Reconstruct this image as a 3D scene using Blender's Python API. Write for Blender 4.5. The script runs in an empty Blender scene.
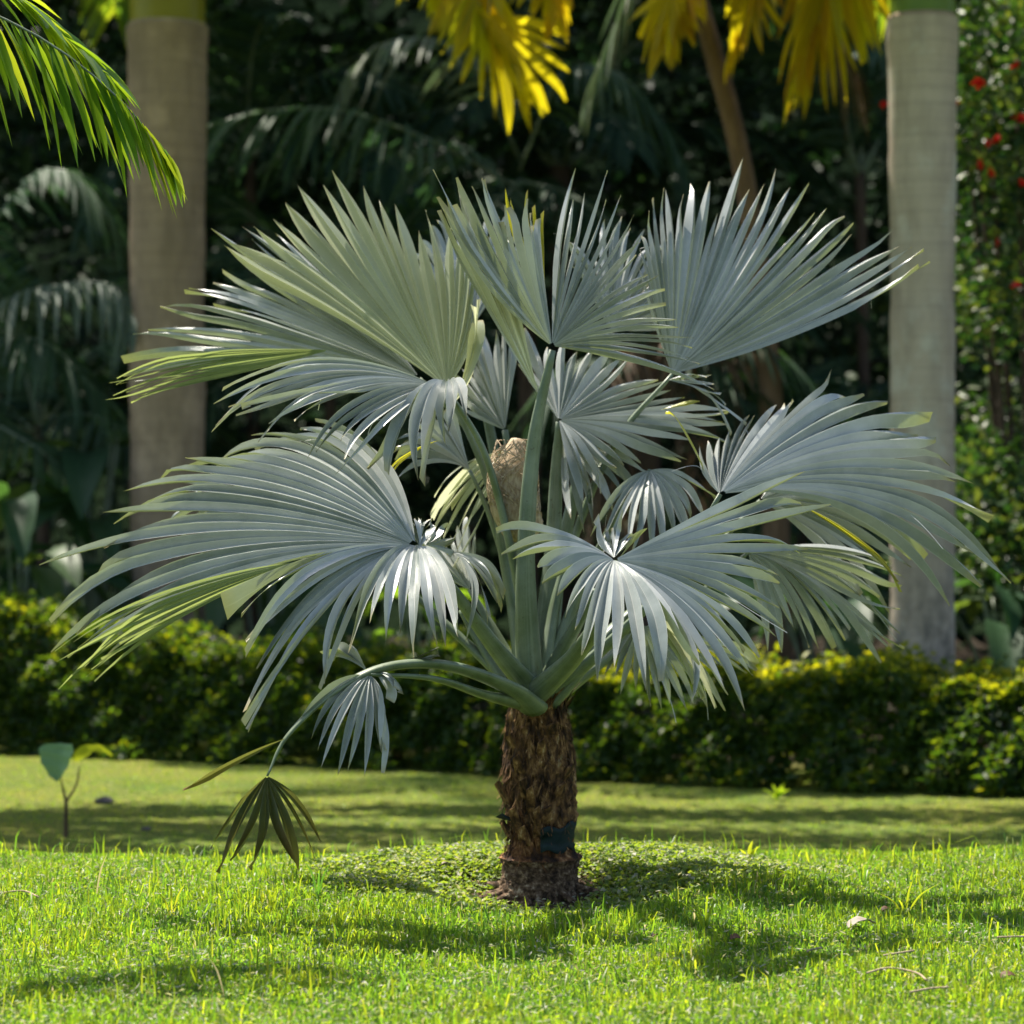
import bpy, math, random
import numpy as np
from mathutils import Vector, Matrix, Quaternion

# ------------------------------------------------------------------ camera, light, exposure
S = bpy.context.scene
COL = S.collection
F, CZ, D0 = 2500.0, 1.56, 10.0          # focal length in pixels, camera height, distance to the palm
cam = bpy.data.cameras.new('camera'); co = bpy.data.objects.new('camera', cam); COL.objects.link(co)
co.location = (0, -D0, CZ); co.rotation_euler = (math.pi / 2, 0, 0)
cam.sensor_width = 36; cam.lens = F / 1024 * 36; cam.shift_y = -12 / 1024
cam.clip_start = 0.1; cam.clip_end = 2000
cam.dof.use_dof = True; cam.dof.focus_distance = 9.1; cam.dof.aperture_fstop = 2.1
S.camera = co

SUN_EL, SUN_AZ = 61.0, -38.0            # azimuth from +Y, negative = to the left
el, az = math.radians(SUN_EL), math.radians(SUN_AZ)
sdir = Vector((math.sin(az) * math.cos(el), math.cos(az) * math.cos(el), math.sin(el)))
w = bpy.data.worlds.new('World'); S.world = w; w.use_nodes = True
sky = w.node_tree.nodes.new('ShaderNodeTexSky'); sky.sky_type = 'NISHITA'; sky.sun_disc = False
sky.dust_density = 2; sky.ozone_density = 1; sky.sun_elevation = el; sky.sun_rotation = az
bg = w.node_tree.nodes['Background']; bg.inputs['Strength'].default_value = 0.10
w.node_tree.links.new(sky.outputs[0], bg.inputs['Color'])
sl = bpy.data.lights.new('sun', 'SUN'); sl.energy = 5.0; sl.angle = math.radians(0.5); sl.color = (1, .93, .80)
so = bpy.data.objects.new('sun', sl); COL.objects.link(so)
so.rotation_euler = sdir.to_track_quat('Z', 'Y').to_euler()
S.view_settings.view_transform = 'Standard'; S.view_settings.look = 'None'
S.view_settings.exposure = 1.08; S.view_settings.gamma = 1
cy = S.cycles
cy.max_bounces = 7; cy.diffuse_bounces = 3; cy.glossy_bounces = 2; cy.transmission_bounces = 4
cy.sample_clamp_indirect = 6
cy.use_denoising = True
try: cy.denoiser = 'OPENIMAGEDENOISE'
except Exception: pass

# ------------------------------------------------------------------ helpers
def W(px, py, d):
    return np.array(((px - 512) * d / F, d - D0, CZ - (py - 500) * d / F))

def tag(o, label=None, cat=None, group=None, kind=None):
    if label: o['label'] = label
    if cat: o['category'] = cat
    if group: o['group'] = group
    if kind: o['kind'] = kind
    return o

def empty(name, loc, label, cat, group=None):
    o = bpy.data.objects.new(name, None); COL.objects.link(o); o.location = loc
    o.empty_display_size = .2
    return tag(o, label, cat, group)

class MB:
    """collects vertices, quads/tris and per-vertex uv for ONE mesh"""
    def __init__(s): s.v = []; s.q = []; s.t = []; s.u = []; s.qm = []; s.tm = []; s.n = 0
    def add(s, v, q=None, t=None, uv=None, m=0):
        v = np.asarray(v, float).reshape(-1, 3)
        if q is not None and len(q): q = np.asarray(q, np.int64).reshape(-1, 4); s.q.append(q + s.n); s.qm.append(np.full(len(q), m))
        if t is not None and len(t): t = np.asarray(t, np.int64).reshape(-1, 3); s.t.append(t + s.n); s.tm.append(np.full(len(t), m))
        s.v.append(v); s.u.append(np.zeros((len(v), 2)) if uv is None else np.asarray(uv, float)); s.n += len(v)
    def mesh(s, name, mats, origin=(0, 0, 0), smooth=True):
        v = np.concatenate(s.v) - np.asarray(origin, float); u = np.concatenate(s.u)
        q = np.concatenate(s.q) if s.q else np.zeros((0, 4), np.int64)
        t = np.concatenate(s.t) if s.t else np.zeros((0, 3), np.int64)
        li = np.concatenate([q.ravel(), t.ravel()]).astype(np.int32)
        nq, nt = len(q), len(t)
        me = bpy.data.meshes.new(name)
        me.vertices.add(len(v)); me.vertices.foreach_set('co', v.astype(np.float32).ravel())
        me.loops.add(len(li)); me.loops.foreach_set('vertex_index', li)
        me.polygons.add(nq + nt)
        ls = np.concatenate([np.arange(nq) * 4, nq * 4 + np.arange(nt) * 3]).astype(np.int32)
        me.polygons.foreach_set('loop_start', ls)
        me.polygons.foreach_set('material_index', np.concatenate(s.qm + s.tm).astype(np.int32))
        me.polygons.foreach_set('use_smooth', np.full(nq + nt, smooth))
        uvl = me.uv_layers.new(name='UVMap')
        uvl.data.foreach_set('uv', u[li].astype(np.float32).ravel())
        for m in (mats if isinstance(mats, (list, tuple)) else [mats]): me.materials.append(m)
        me.update(calc_edges=True); me.validate()
        return me
    def build(s, name, mats, parent=None, smooth=True, origin=None):
        o0 = np.zeros(3)
        if parent is not None: o0 = np.array(parent_world(parent))
        elif origin is not None: o0 = np.array(origin)
        o = bpy.data.objects.new(name, s.mesh(name, mats, o0, smooth)); COL.objects.link(o)
        if parent is not None: o.parent = parent
        elif origin is not None: o.location = origin
        return o

def parent_world(o):
    p = Vector(o.location)
    while o.parent is not None:
        o = o.parent; p = p + Vector(o.location)
    return p

def catmull(P, t):
    """P (n,k) control points, t in 0..n-1"""
    P = np.asarray(P, float); n = len(P); t = np.clip(np.asarray(t, float), 0, n - 1)
    i = np.minimum(t.astype(int), n - 2); f = (t - i)[..., None]
    g = lambda k: np.where((k < 0)[..., None], 2 * P[0] - P[1], np.where((k > n - 1)[..., None], 2 * P[-1] - P[-2], P[np.clip(k, 0, n - 1)]))
    p0, p1, p2, p3 = g(i - 1), g(i), g(i + 1), g(i + 2)
    return .5 * ((2 * p1) + (p2 - p0) * f + (2 * p0 - 5 * p1 + 4 * p2 - p3) * f ** 2 + (3 * p1 - p0 - 3 * p2 + p3) * f ** 3)

def norm(a): return a / (np.linalg.norm(a, axis=-1, keepdims=True) + 1e-9)

def tube(mb, pts, radii, seg=10, m=0, sub=6, flat=1.0, cap=True, uvs=1.0, groove=0.0):
    pts = np.asarray(pts, float); n = (len(pts) - 1) * sub + 1
    t = np.linspace(0, len(pts) - 1, n)
    c = catmull(pts, t); r = np.interp(t, np.arange(len(radii)), radii)
    tg = norm(np.gradient(c, axis=0))
    up = np.array((0, 0, 1.0))
    hz = np.cross(tg, up); i0 = int(np.argmax(np.linalg.norm(hz, axis=1)))
    sd = np.zeros_like(tg); sd[i0] = norm(hz[i0]) if np.linalg.norm(hz[i0]) > .05 else (1, 0, 0)
    for rng_ in (range(i0 + 1, n), range(i0 - 1, -1, -1)):
        for i in rng_:
            p_ = sd[i - 1] if i > i0 else sd[i + 1]
            sd[i] = norm(p_ - tg[i] * np.dot(p_, tg[i]))
    nn = norm(np.cross(sd, tg))
    a = np.linspace(0, 2 * math.pi, seg, endpoint=False)
    prof = np.sin(a) * flat
    if groove: prof = np.where(prof > 0, prof * (1 - groove), prof)
    v = c[:, None] + r[:, None, None] * (np.cos(a)[None, :, None] * sd[:, None] + prof[None, :, None] * nn[:, None])
    idx = np.arange(n * seg).reshape(n, seg)
    q = np.stack([idx[:-1], np.roll(idx[:-1], -1, 1), np.roll(idx[1:], -1, 1), idx[1:]], -1).reshape(-1, 4)
    uv = np.stack([np.tile(a / (2 * math.pi), n), np.repeat(np.linspace(0, uvs, n), seg)], -1)
    tt = []
    v = v.reshape(-1, 3)
    if cap:
        v = np.concatenate([v, c[:1], c[-1:]]); uv = np.concatenate([uv, [[0, 0], [0, uvs]]])
        b = n * seg
        for k in range(seg):
            tt.append((b, (k + 1) % seg, k)); tt.append((b + 1, idx[-1][k], idx[-1][(k + 1) % seg]))
    mb.add(v, q, tt, uv, m)

# ------------------------------------------------------------------ materials
def new_mat(name):
    m = bpy.data.materials.new(name); m.use_nodes = True
    nt = m.node_tree; nt.nodes.clear()
    out = nt.nodes.new('ShaderNodeOutputMaterial')
    return m, nt, out
def N(nt, typ, **kw):
    n = nt.nodes.new(typ)
    for k, v in kw.items():
        if k in n.inputs.keys(): n.inputs[k].default_value = v
        else: setattr(n, k, v)
    return n
def ramp(nt, fac, stops, interp='LINEAR'):
    r = nt.nodes.new('ShaderNodeValToRGB'); e = r.color_ramp.elements; r.color_ramp.interpolation = interp
    while len(e) > 1: e.remove(e[0])
    e[0].position = stops[0][0]; e[0].color = (*stops[0][1], 1)
    for p, c in stops[1:]:
        x = e.new(p); x.color = (*c, 1)
    nt.links.new(fac, r.inputs[0]); return r.outputs[0]
def mixc(nt, fac, a, b, mode='MIX'):
    m = nt.nodes.new('ShaderNodeMix'); m.data_type = 'RGBA'; m.blend_type = mode
    for s, val in ((m.inputs[0], fac), (m.inputs[6], a), (m.inputs[7], b)):
        if hasattr(val, 'links'): nt.links.new(val, s)
        elif isinstance(val, (int, float)): s.default_value = val
        else: s.default_value = (*val, 1)
    return m.outputs[2]
def math_(nt, op, a, b=0.0):
    m = nt.nodes.new('ShaderNodeMath'); m.operation = op
    for s, val in ((m.inputs[0], a), (m.inputs[1], b)):
        if hasattr(val, 'links'): nt.links.new(val, s)
        else: s.default_value = val
    return m.outputs[0]
def noise(nt, vec, scale, detail=4, rough=.55):
    n = N(nt, 'ShaderNodeTexNoise'); n.inputs['Scale'].default_value = scale; n.inputs['Detail'].default_value = detail
    n.inputs['Roughness'].default_value = rough
    if vec is not None: nt.links.new(vec, n.inputs['Vector'])
    return n.outputs['Fac']
def mapping(nt, vec, scale):
    m = N(nt, 'ShaderNodeMapping'); m.inputs['Scale'].default_value = scale; nt.links.new(vec, m.inputs['Vector']); return m.outputs[0]
def leaf_out(nt, out, col, tcol, tf, rough, spec=.5, bump=None):
    p = N(nt, 'ShaderNodeBsdfPrincipled'); p.inputs['Roughness'].default_value = rough
    p.inputs['Specular IOR Level'].default_value = spec
    t = N(nt, 'ShaderNodeBsdfTranslucent')
    for s, c in ((p.inputs['Base Color'], col), (t.inputs['Color'], tcol)):
        if hasattr(c, 'links'): nt.links.new(c, s)
        else: s.default_value = (*c, 1)
    if bump is not None:
        b = N(nt, 'ShaderNodeBump'); b.inputs['Strength'].default_value = .35; b.inputs['Distance'].default_value = .004
        nt.links.new(bump, b.inputs['Height']); nt.links.new(b.outputs[0], p.inputs['Normal'])
    mx = N(nt, 'ShaderNodeMixShader'); mx.inputs[0].default_value = tf
    nt.links.new(p.outputs[0], mx.inputs[1]); nt.links.new(t.outputs[0], mx.inputs[2]); nt.links.new(mx.outputs[0], out.inputs['Surface']); return p

def leaf_mat(name, cols, tcols, tf=.4, rough=.5, spec=.4):
    """UV.x = random per leaf, UV.y = along the leaf"""
    m, nt, out = new_mat(name)
    uv = N(nt, 'ShaderNodeTexCoord').outputs['UV']; sp = N(nt, 'ShaderNodeSeparateXYZ'); nt.links.new(uv, sp.inputs[0])
    k = len(cols)
    st = [(i / max(k - 1, 1), c) for i, c in enumerate(cols)]; ts = [(i / max(k - 1, 1), c) for i, c in enumerate(tcols)]
    leaf_out(nt, out, ramp(nt, sp.outputs[0], st), ramp(nt, sp.outputs[0], ts), tf, rough, spec)
    return m

def fan_mat(name, base, base2, trans, tf, rough, tip=(.42, .36, .17), edge=(.60, .62, .52), tip0=.93):
    m, nt, out = new_mat(name)
    tc = N(nt, 'ShaderNodeTexCoord'); uv = tc.outputs['UV']; sp = N(nt, 'ShaderNodeSeparateXYZ'); nt.links.new(uv, sp.inputs[0])
    fr = math_(nt, 'FRACT', sp.outputs[0]); ac = math_(nt, 'ABSOLUTE', math_(nt, 'SUBTRACT', fr, .5))      # .5 at the edges, 0 on the rib
    fib = noise(nt, mapping(nt, uv, (34, 1.2, 1)), 1.0, 3)
    blot = noise(nt, tc.outputs['Object'], 7.0, 4)
    fine = noise(nt, tc.outputs['Object'], 60.0, 3)
    c = mixc(nt, ramp(nt, blot, [(.3, (0, 0, 0)), (.72, (1, 1, 1))]), base, base2)
    c = mixc(nt, ramp(nt, fib, [(.3, (0, 0, 0)), (.75, (.55, .55, .55))]), c, tuple(x * .62 for x in base2))
    c = mixc(nt, ramp(nt, fine, [(.5, (0, 0, 0)), (.8, (.3, .3, .3))]), c, (.55, .58, .55))
    spot = noise(nt, tc.outputs['Object'], 38.0, 5, .65)
    c = mixc(nt, ramp(nt, spot, [(.66, (0, 0, 0)), (.71, (.6, .6, .6))]), c, tuple(x * .45 for x in tip))
    dust = noise(nt, tc.outputs['Object'], 3.2, 5, .65)
    c = mixc(nt, ramp(nt, dust, [(.46, (0, 0, 0)), (.62, (.45, .45, .22))]), c, tuple(min(.7, x * 1.35) for x in base2))
    rib = math_(nt, 'LESS_THAN', ac, .035)
    c = mixc(nt, math_(nt, 'MULTIPLY', rib, .55), c, edge)
    ed = math_(nt, 'GREATER_THAN', ac, .468)
    c = mixc(nt, math_(nt, 'MULTIPLY', ed, .75), c, edge)
    tp = ramp(nt, sp.outputs[1], [(tip0, (0, 0, 0)), (1.0, (.85, .85, .85))])
    wn = N(nt, 'ShaderNodeTexWhiteNoise'); wn.noise_dimensions = '1D'; nt.links.new(math_(nt, 'FLOOR', sp.outputs[0]), wn.inputs['W'])
    c = mixc(nt, .5, c, mixc(nt, wn.outputs['Value'], tuple(x * .55 for x in base), tuple(min(.6, x * 1.3) for x in base2)))
    c = mixc(nt, tp, c, tip)
    p = leaf_out(nt, out, c, mixc(nt, fib, trans, tuple(x * .7 for x in trans)), tf, rough, .5, fib)
    p.inputs['Coat Weight'].default_value = .35; p.inputs['Coat Roughness'].default_value = .22
    return m

M = {}
M['silver'] = fan_mat('silver_leaf', (.20, .25, .235), (.48, .53, .50), (.36, .44, .15), .13, .27, edge=(.78, .79, .72))
M['lime'] = fan_mat('green_leaf', (.27, .32, .22), (.40, .44, .33), (.86, .90, .56), .42, .36, edge=(.72, .70, .46))
M['dry'] = fan_mat('dry_leaf', (.050, .065, .028), (.085, .10, .04), (.24, .26, .05), .3, .42, tip=(.20, .095, .03), edge=(.42, .38, .22), tip0=.45)
M['sunlitseg'] = fan_mat('yellow_leaf', (.36, .38, .06), (.42, .42, .08), (.70, .68, .05), .45, .22)  # sunlight on leaf margins, painted in as yellow segments
M['grass'] = leaf_mat('grass', [(.04, .11, .022), (.075, .16, .024), (.12, .19, .022), (.18, .20, .03), (.42, .38, .24)],
                      [(.16, .38, .03), (.30, .54, .025), (.50, .66, .02), (.72, .74, .035), (.6, .52, .25)], .55, .42, .5)
M['clover'] = leaf_mat('clover', [(.08, .15, .03), (.14, .21, .05), (.24, .29, .12), (.55, .53, .42)],
                       [(.26, .42, .03), (.40, .56, .03), (.55, .62, .04), (.5, .5, .2)], .45, .5, .4)
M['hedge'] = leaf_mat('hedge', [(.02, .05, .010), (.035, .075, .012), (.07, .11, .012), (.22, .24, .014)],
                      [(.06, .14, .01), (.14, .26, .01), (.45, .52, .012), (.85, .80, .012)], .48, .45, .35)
M['shrub'] = leaf_mat('shrub', [(.015, .045, .015), (.03, .07, .02), (.06, .11, .035), (.12, .15, .05)], [(.03, .10, .015), (.06, .16, .015), (.12, .24, .02), (.3, .36, .03)], .35, .42, .4)
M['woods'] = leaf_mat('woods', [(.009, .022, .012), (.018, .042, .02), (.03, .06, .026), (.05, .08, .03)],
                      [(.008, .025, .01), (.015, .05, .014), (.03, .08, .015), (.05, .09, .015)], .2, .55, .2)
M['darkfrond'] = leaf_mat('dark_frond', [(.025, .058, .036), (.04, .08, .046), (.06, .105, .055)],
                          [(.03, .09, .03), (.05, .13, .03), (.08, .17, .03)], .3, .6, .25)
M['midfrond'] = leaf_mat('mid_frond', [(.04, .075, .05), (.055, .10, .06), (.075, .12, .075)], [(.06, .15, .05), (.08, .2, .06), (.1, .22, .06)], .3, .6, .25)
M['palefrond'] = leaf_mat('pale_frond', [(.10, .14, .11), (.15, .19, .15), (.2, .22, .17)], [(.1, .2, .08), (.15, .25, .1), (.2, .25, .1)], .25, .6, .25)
M['limefrond'] = leaf_mat('lime_frond', [(.04, .10, .02), (.08, .17, .02), (.14, .2, .02)], [(.22, .44, .03), (.42, .62, .02), (.62, .72, .03)], .5, .30, .5)
M['yellowfrond'] = leaf_mat('yellow_frond', [(.16, .20, .012), (.36, .32, .012), (.42, .32, .015), (.24, .15, .02)],
                            [(.72, .74, .01), (.98, .86, .015), (.98, .76, .012), (.6, .32, .015)], .66, .45, .4)
M['dryfrond'] = leaf_mat('dry_frond', [(.07, .045, .028), (.12, .08, .05), (.16, .12, .08)], [(.1, .06, .02), (.15, .08, .03), (.2, .1, .04)], .2, .7, .2)
M['broad'] = leaf_mat('broad_leaf', [(.02, .06, .03), (.04, .09, .04), (.07, .12, .05)], [(.06, .16, .03), (.1, .22, .03), (.2, .3, .03)], .35, .5, .3)
M['seedleaf'] = leaf_mat('seedling_leaf', [(.17, .32, .15), (.2, .36, .12)], [(.35, .6, .2), (.45, .65, .15)], .45, .4, .4)
M['red'] = leaf_mat('red_petal', [(.55, .008, .008), (.65, .02, .012)], [(.6, .02, .01), (.7, .03, .01)], .3, .5, .3)
M['deadleaf'] = leaf_mat('fallen_leaf', [(.24, .19, .15), (.32, .27, .22), (.12, .06, .03)], [(.1, .08, .05), (.1, .08, .05), (.1, .05, .02)], .12, .6, .3)

def petiole_mat():
    m, nt, out = new_mat('petiole')
    tc = N(nt, 'ShaderNodeTexCoord'); uv = tc.outputs['UV']
    st = noise(nt, mapping(nt, uv, (26, 1.2, 1)), 1, 4); bl = noise(nt, tc.outputs['Object'], 9, 5)
    c = mixc(nt, ramp(nt, bl, [(.32, (0, 0, 0)), (.7, (1, 1, 1))]), (.085, .125, .06), (.19, .24, .17))
    c = mixc(nt, ramp(nt, st, [(.45, (0, 0, 0)), (.75, (.5, .5, .5))]), c, (.28, .33, .25))
    sp = noise(nt, tc.outputs['Object'], 70, 2)
    c = mixc(nt, ramp(nt, sp, [(.66, (0, 0, 0)), (.72, (.6, .6, .6))]), c, (.07, .06, .03))
    p = N(nt, 'ShaderNodeBsdfPrincipled'); p.inputs['Roughness'].default_value = .42
    nt.links.new(c, p.inputs['Base Color'])
    b = N(nt, 'ShaderNodeBump'); b.inputs['Strength'].default_value = .3; b.inputs['Distance'].default_value = .004
    nt.links.new(st, b.inputs['Height']); nt.links.new(b.outputs[0], p.inputs['Normal'])
    nt.links.new(p.outputs[0], out.inputs['Surface']); return m
M['petiole'] = petiole_mat()

def solid_mat(name, stops, scale=(6, 6, 6), rough=.8, bump=.5, dist=.01, ns=1.0, detail=6, coord='Object', spec=.3):
    m, nt, out = new_mat(name)
    tc = N(nt, 'ShaderNodeTexCoord'); v = mapping(nt, tc.outputs[coord], scale)
    f = noise(nt, v, ns, detail, .6)
    p = N(nt, 'ShaderNodeBsdfPrincipled'); p.inputs['Roughness'].default_value = rough; p.inputs['Specular IOR Level'].default_value = spec
    nt.links.new(ramp(nt, f, stops), p.inputs['Base Color'])
    b = N(nt, 'ShaderNodeBump'); b.inputs['Strength'].default_value = bump; b.inputs['Distance'].default_value = dist
    nt.links.new(f, b.inputs['Height']); nt.links.new(b.outputs[0], p.inputs['Normal'])
    nt.links.new(p.outputs[0], out.inputs['Surface']); return m
M['trunk'] = solid_mat('palm_trunk', [(.32, (.010, .006, .003)), (.44, (.06, .029, .012)), (.55, (.19, .095, .036)), (.64, (.36, .21, .09)), (.73, (.62, .50, .34))], (34, 34, 15), .8, 1.0, .02)
M['trunkmid'] = solid_mat('palm_trunk_broken', [(.30, (.008, .005, .003)), (.46, (.05, .022, .009)), (.58, (.20, .085, .028)), (.68, (.42, .24, .11))], (30, 30, 14), .85, 1.0, .02)
M['trunkbase'] = solid_mat('palm_trunk_base', [(.34, (.014, .008, .005)), (.48, (.085, .05, .027)), (.58, (.20, .13, .08)), (.68, (.42, .33, .23))], (40, 40, 40), .9, 1, .012)
M['fibre'] = solid_mat('fibre', [(.3, (.28, .19, .11)), (.5, (.44, .34, .22)), (.7, (.58, .48, .34))], (90, 90, 30), .9, .8, .006)
M['tape'] = solid_mat('tape', [(.3, (.006, .016, .018)), (.7, (.014, .034, .036))], (12, 12, 60), .6, .5, .006, spec=.25)
M['bark'] = solid_mat('brown_bark', [(.3, (.04, .025, .018)), (.6, (.10, .07, .05)), (.8, (.18, .14, .11))], (6, 6, 2), .9, .7, .02)
M['tanbark'] = solid_mat('tan_bark', [(.3, (.08, .05, .03)), (.6, (.20, .13, .08)), (.8, (.30, .22, .15))], (6, 6, 2), .9, .7, .02)
M['twig'] = solid_mat('twig', [(.3, (.05, .03, .018)), (.7, (.13, .085, .05))], (30, 30, 10), .85, .5, .004)
M['stone'] = solid_mat('stone', [(.3, (.05, .045, .04)), (.7, (.15, .13, .12))], (20, 20, 20), .9, .6, .01)
M['shaft'] = solid_mat('crownshaft', [(.3, (.10, .17, .018)), (.7, (.15, .22, .025))], (3, 3, 1.5), .4, .2, .01)
M['shaftbrown'] = solid_mat('crownshaft_olive', [(.3, (.20, .18, .018)), (.7, (.28, .25, .03))], (3, 3, 1.5), .4, .2, .01)

def royal_mat(name, tint, moss):
    m, nt, out = new_mat(name)
    tc = N(nt, 'ShaderNodeTexCoord'); ob = tc.outputs['Object']; sp = N(nt, 'ShaderNodeSeparateXYZ'); nt.links.new(ob, sp.inputs[0])
    wob = noise(nt, mapping(nt, ob, (3, 3, 1)), 1, 3)
    zz = math_(nt, 'ADD', sp.outputs[2], math_(nt, 'MULTIPLY', wob, .06))
    ring = noise(nt, None, 1); rn = nt.nodes[-1]
    cx = N(nt, 'ShaderNodeCombineXYZ'); nt.links.new(math_(nt, 'MULTIPLY', zz, 13.0), cx.inputs[2]); nt.links.new(cx.outputs[0], rn.inputs['Vector'])
    saw = math_(nt, 'FRACT', math_(nt, 'MULTIPLY', zz, 8.5))
    scar = ramp(nt, saw, [(0, (.8, .8, .8)), (.08, (.25, .25, .25)), (.2, (0, 0, 0)), (.9, (0, 0, 0)), (1, (.8, .8, .8))])
    blot = noise(nt, mapping(nt, ob, (5, 5, 1.6)), 1, 6, .65)
    c = mixc(nt, ring, tuple(x * .72 for x in tint), tuple(x * 1.12 for x in tint))
    c = mixc(nt, math_(nt, 'MULTIPLY', scar, ramp(nt, noise(nt, mapping(nt, ob, (4, 4, 9)), 1, 4), [(.35, (.08, .08, .08)), (.65, (.6, .6, .6))])), c, tuple(x * .42 for x in tint))
    c = mixc(nt, ramp(nt, noise(nt, mapping(nt, ob, (9, 9, .7)), 1, 5), [(.5, (0, 0, 0)), (.7, (.5, .5, .5))]), c, tuple(x * .6 for x in tint))
    c = mixc(nt, ramp(nt, noise(nt, mapping(nt, ob, (2.5, 2.5, 2)), 1, 6, .7), [(.52, (0, 0, 0)), (.62, (.5, .5, .5))]), c, tuple(min(.6, x * 1.5) for x in tint))
    c = mixc(nt, ramp(nt, blot, [(.48, (0, 0, 0)), (.68, (.65, .65, .65))]), c, tuple(x * .55 for x in tint))
    low = ramp(nt, math_(nt, 'DIVIDE', sp.outputs[2], 3.0), [(.18, (1, 1, 1)), (.62, (0, 0, 0))])
    mb_ = noise(nt, mapping(nt, ob, (7, 7, 4)), 1, 5, .7)
    c = mixc(nt, math_(nt, 'MULTIPLY', low, ramp(nt, mb_, [(.42, (0, 0, 0)), (.58, (.9, .9, .9))])), c, moss)
    p = N(nt, 'ShaderNodeBsdfPrincipled'); p.inputs['Roughness'].default_value = .85; p.inputs['Specular IOR Level'].default_value = .2
    nt.links.new(c, p.inputs['Base Color'])
    b = N(nt, 'ShaderNodeBump'); b.inputs['Strength'].default_value = .5; b.inputs['Distance'].default_value = .02
    nt.links.new(math_(nt, 'ADD', blot, saw), b.inputs['Height']); nt.links.new(b.outputs[0], p.inputs['Normal'])
    nt.links.new(p.outputs[0], out.inputs['Surface']); return m
M['royal_warm'] = royal_mat('royal_trunk_warm', (.37, .275, .20), (.05, .055, .04))
M['royal_grey'] = royal_mat('royal_trunk_grey', (.52, .44, .345), (.05, .055, .045))

def ground_mat():
    m, nt, out = new_mat('lawn')
    tc = N(nt, 'ShaderNodeTexCoord'); ob = tc.outputs['Object']; sp = N(nt, 'ShaderNodeSeparateXYZ'); nt.links.new(ob, sp.inputs[0])
    a = noise(nt, ob, 1.3, 5); b_ = noise(nt, ob, 45, 4); c_ = noise(nt, ob, 9, 4)
    c = mixc(nt, ramp(nt, a, [(.35, (0, 0, 0)), (.65, (1, 1, 1))]), (.11, .17, .03), (.23, .22, .04))
    c = mixc(nt, ramp(nt, c_, [(.4, (0, 0, 0)), (.7, (.6, .6, .6))]), c, (.13, .15, .03))
    c = mixc(nt, ramp(nt, b_, [(.35, (.8, .8, .8)), (.6, (0, 0, 0))]), c, (.055, .085, .018))
    soil = mixc(nt, b_, (.018, .014, .009), (.06, .045, .03))
    c = mixc(nt, ramp(nt, math_(nt, 'DIVIDE', math_(nt, 'ADD', sp.outputs[1], math_(nt, 'MULTIPLY', sp.outputs[0], .43)), 20.0), [(.47, (0, 0, 0)), (.51, (1, 1, 1))]), c, soil)
    # bare earth around the palm
    dx = math_(nt, 'MULTIPLY', math_(nt, 'SUBTRACT', sp.outputs[0], .08), .75); dy = math_(nt, 'ADD', sp.outputs[1], .02)
    r2 = math_(nt, 'SQRT', math_(nt, 'ADD', math_(nt, 'MULTIPLY', dx, dx), math_(nt, 'MULTIPLY', dy, dy)))
    c = mixc(nt, ramp(nt, math_(nt, 'ADD', r2, math_(nt, 'MULTIPLY', math_(nt, 'SUBTRACT', c_, .5), .5)), [(.27, (1, 1, 1)), (.38, (0, 0, 0))]), c, mixc(nt, b_, (.035, .022, .014), (.11, .075, .05)))
    p = N(nt, 'ShaderNodeBsdfPrincipled'); p.inputs['Roughness'].default_value = .95; p.inputs['Specular IOR Level'].default_value = .15
    nt.links.new(c, p.inputs['Base Color'])
    b = N(nt, 'ShaderNodeBump'); b.inputs['Strength'].default_value = .8; b.inputs['Distance'].default_value = .03
    nt.links.new(b_, b.inputs['Height']); nt.links.new(b.outputs[0], p.inputs['Normal'])
    nt.links.new(p.outputs[0], out.inputs['Surface']); return m
M['lawn'] = ground_mat()

# ------------------------------------------------------------------ the ground
LOW = -.445
PALM = np.array((.105, 0.0))
def sstep(a, b, x):
    t = np.clip((x - a) / (b - a), 0, 1); return t * t * (3 - 2 * t)
def ground_z(x, y):
    x = np.asarray(x, float); y = np.asarray(y, float)
    crest = .95 + .12 * np.sin(x * 1.3 + .6) + .06 * np.sin(x * 3.1)
    z = LOW * sstep(crest - .25, crest + 2.9, y)
    near = 1 - sstep(2, 4, np.abs(y) * .8)
    z = z + near * (.014 * np.sin(x * 2.7 + y * 1.3) + .010 * np.sin(x * 5.9 - y * 4.1) + .008 * np.sin(y * 7.3 + x * 2.2))
    r = np.hypot((x - .15) / 1.25, (y - .12) / .8)
    z = z + .08 * np.exp(-r ** 4 * 1.3) - .115 * np.exp(-(np.hypot((x - PALM[0] - .02) / .46, (y + .22) / .42)) ** 4)
    z = z + .02 * np.sin(x * .8 + y * .5) * sstep(3, 6, y)
    return z
def lin(*seg):
    return np.unique(np.concatenate([np.linspace(a, b, n) for a, b, n in seg]))
gx = lin((-400, -30, 12), (-30, -4, 27), (-4, 4, 161), (4, 30, 27), (30, 400, 12))
gy = lin((-300, -6, 14), (-6, -3, 13), (-3, 4.5, 151), (4.5, 14, 40), (14, 40, 14), (40, 600, 14))
X, Y = np.meshgrid(gx, gy); Z = ground_z(X, Y)
gi = np.arange(X.size).reshape(X.shape)
mb = MB(); mb.add(np.stack([X, Y, Z], -1), np.stack([gi[:-1, :-1], gi[:-1, 1:], gi[1:, 1:], gi[1:, :-1]], -1), uv=np.stack([X.ravel(), Y.ravel()], -1))
tag(mb.build('lawn', M['lawn']), kind='structure')

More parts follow.
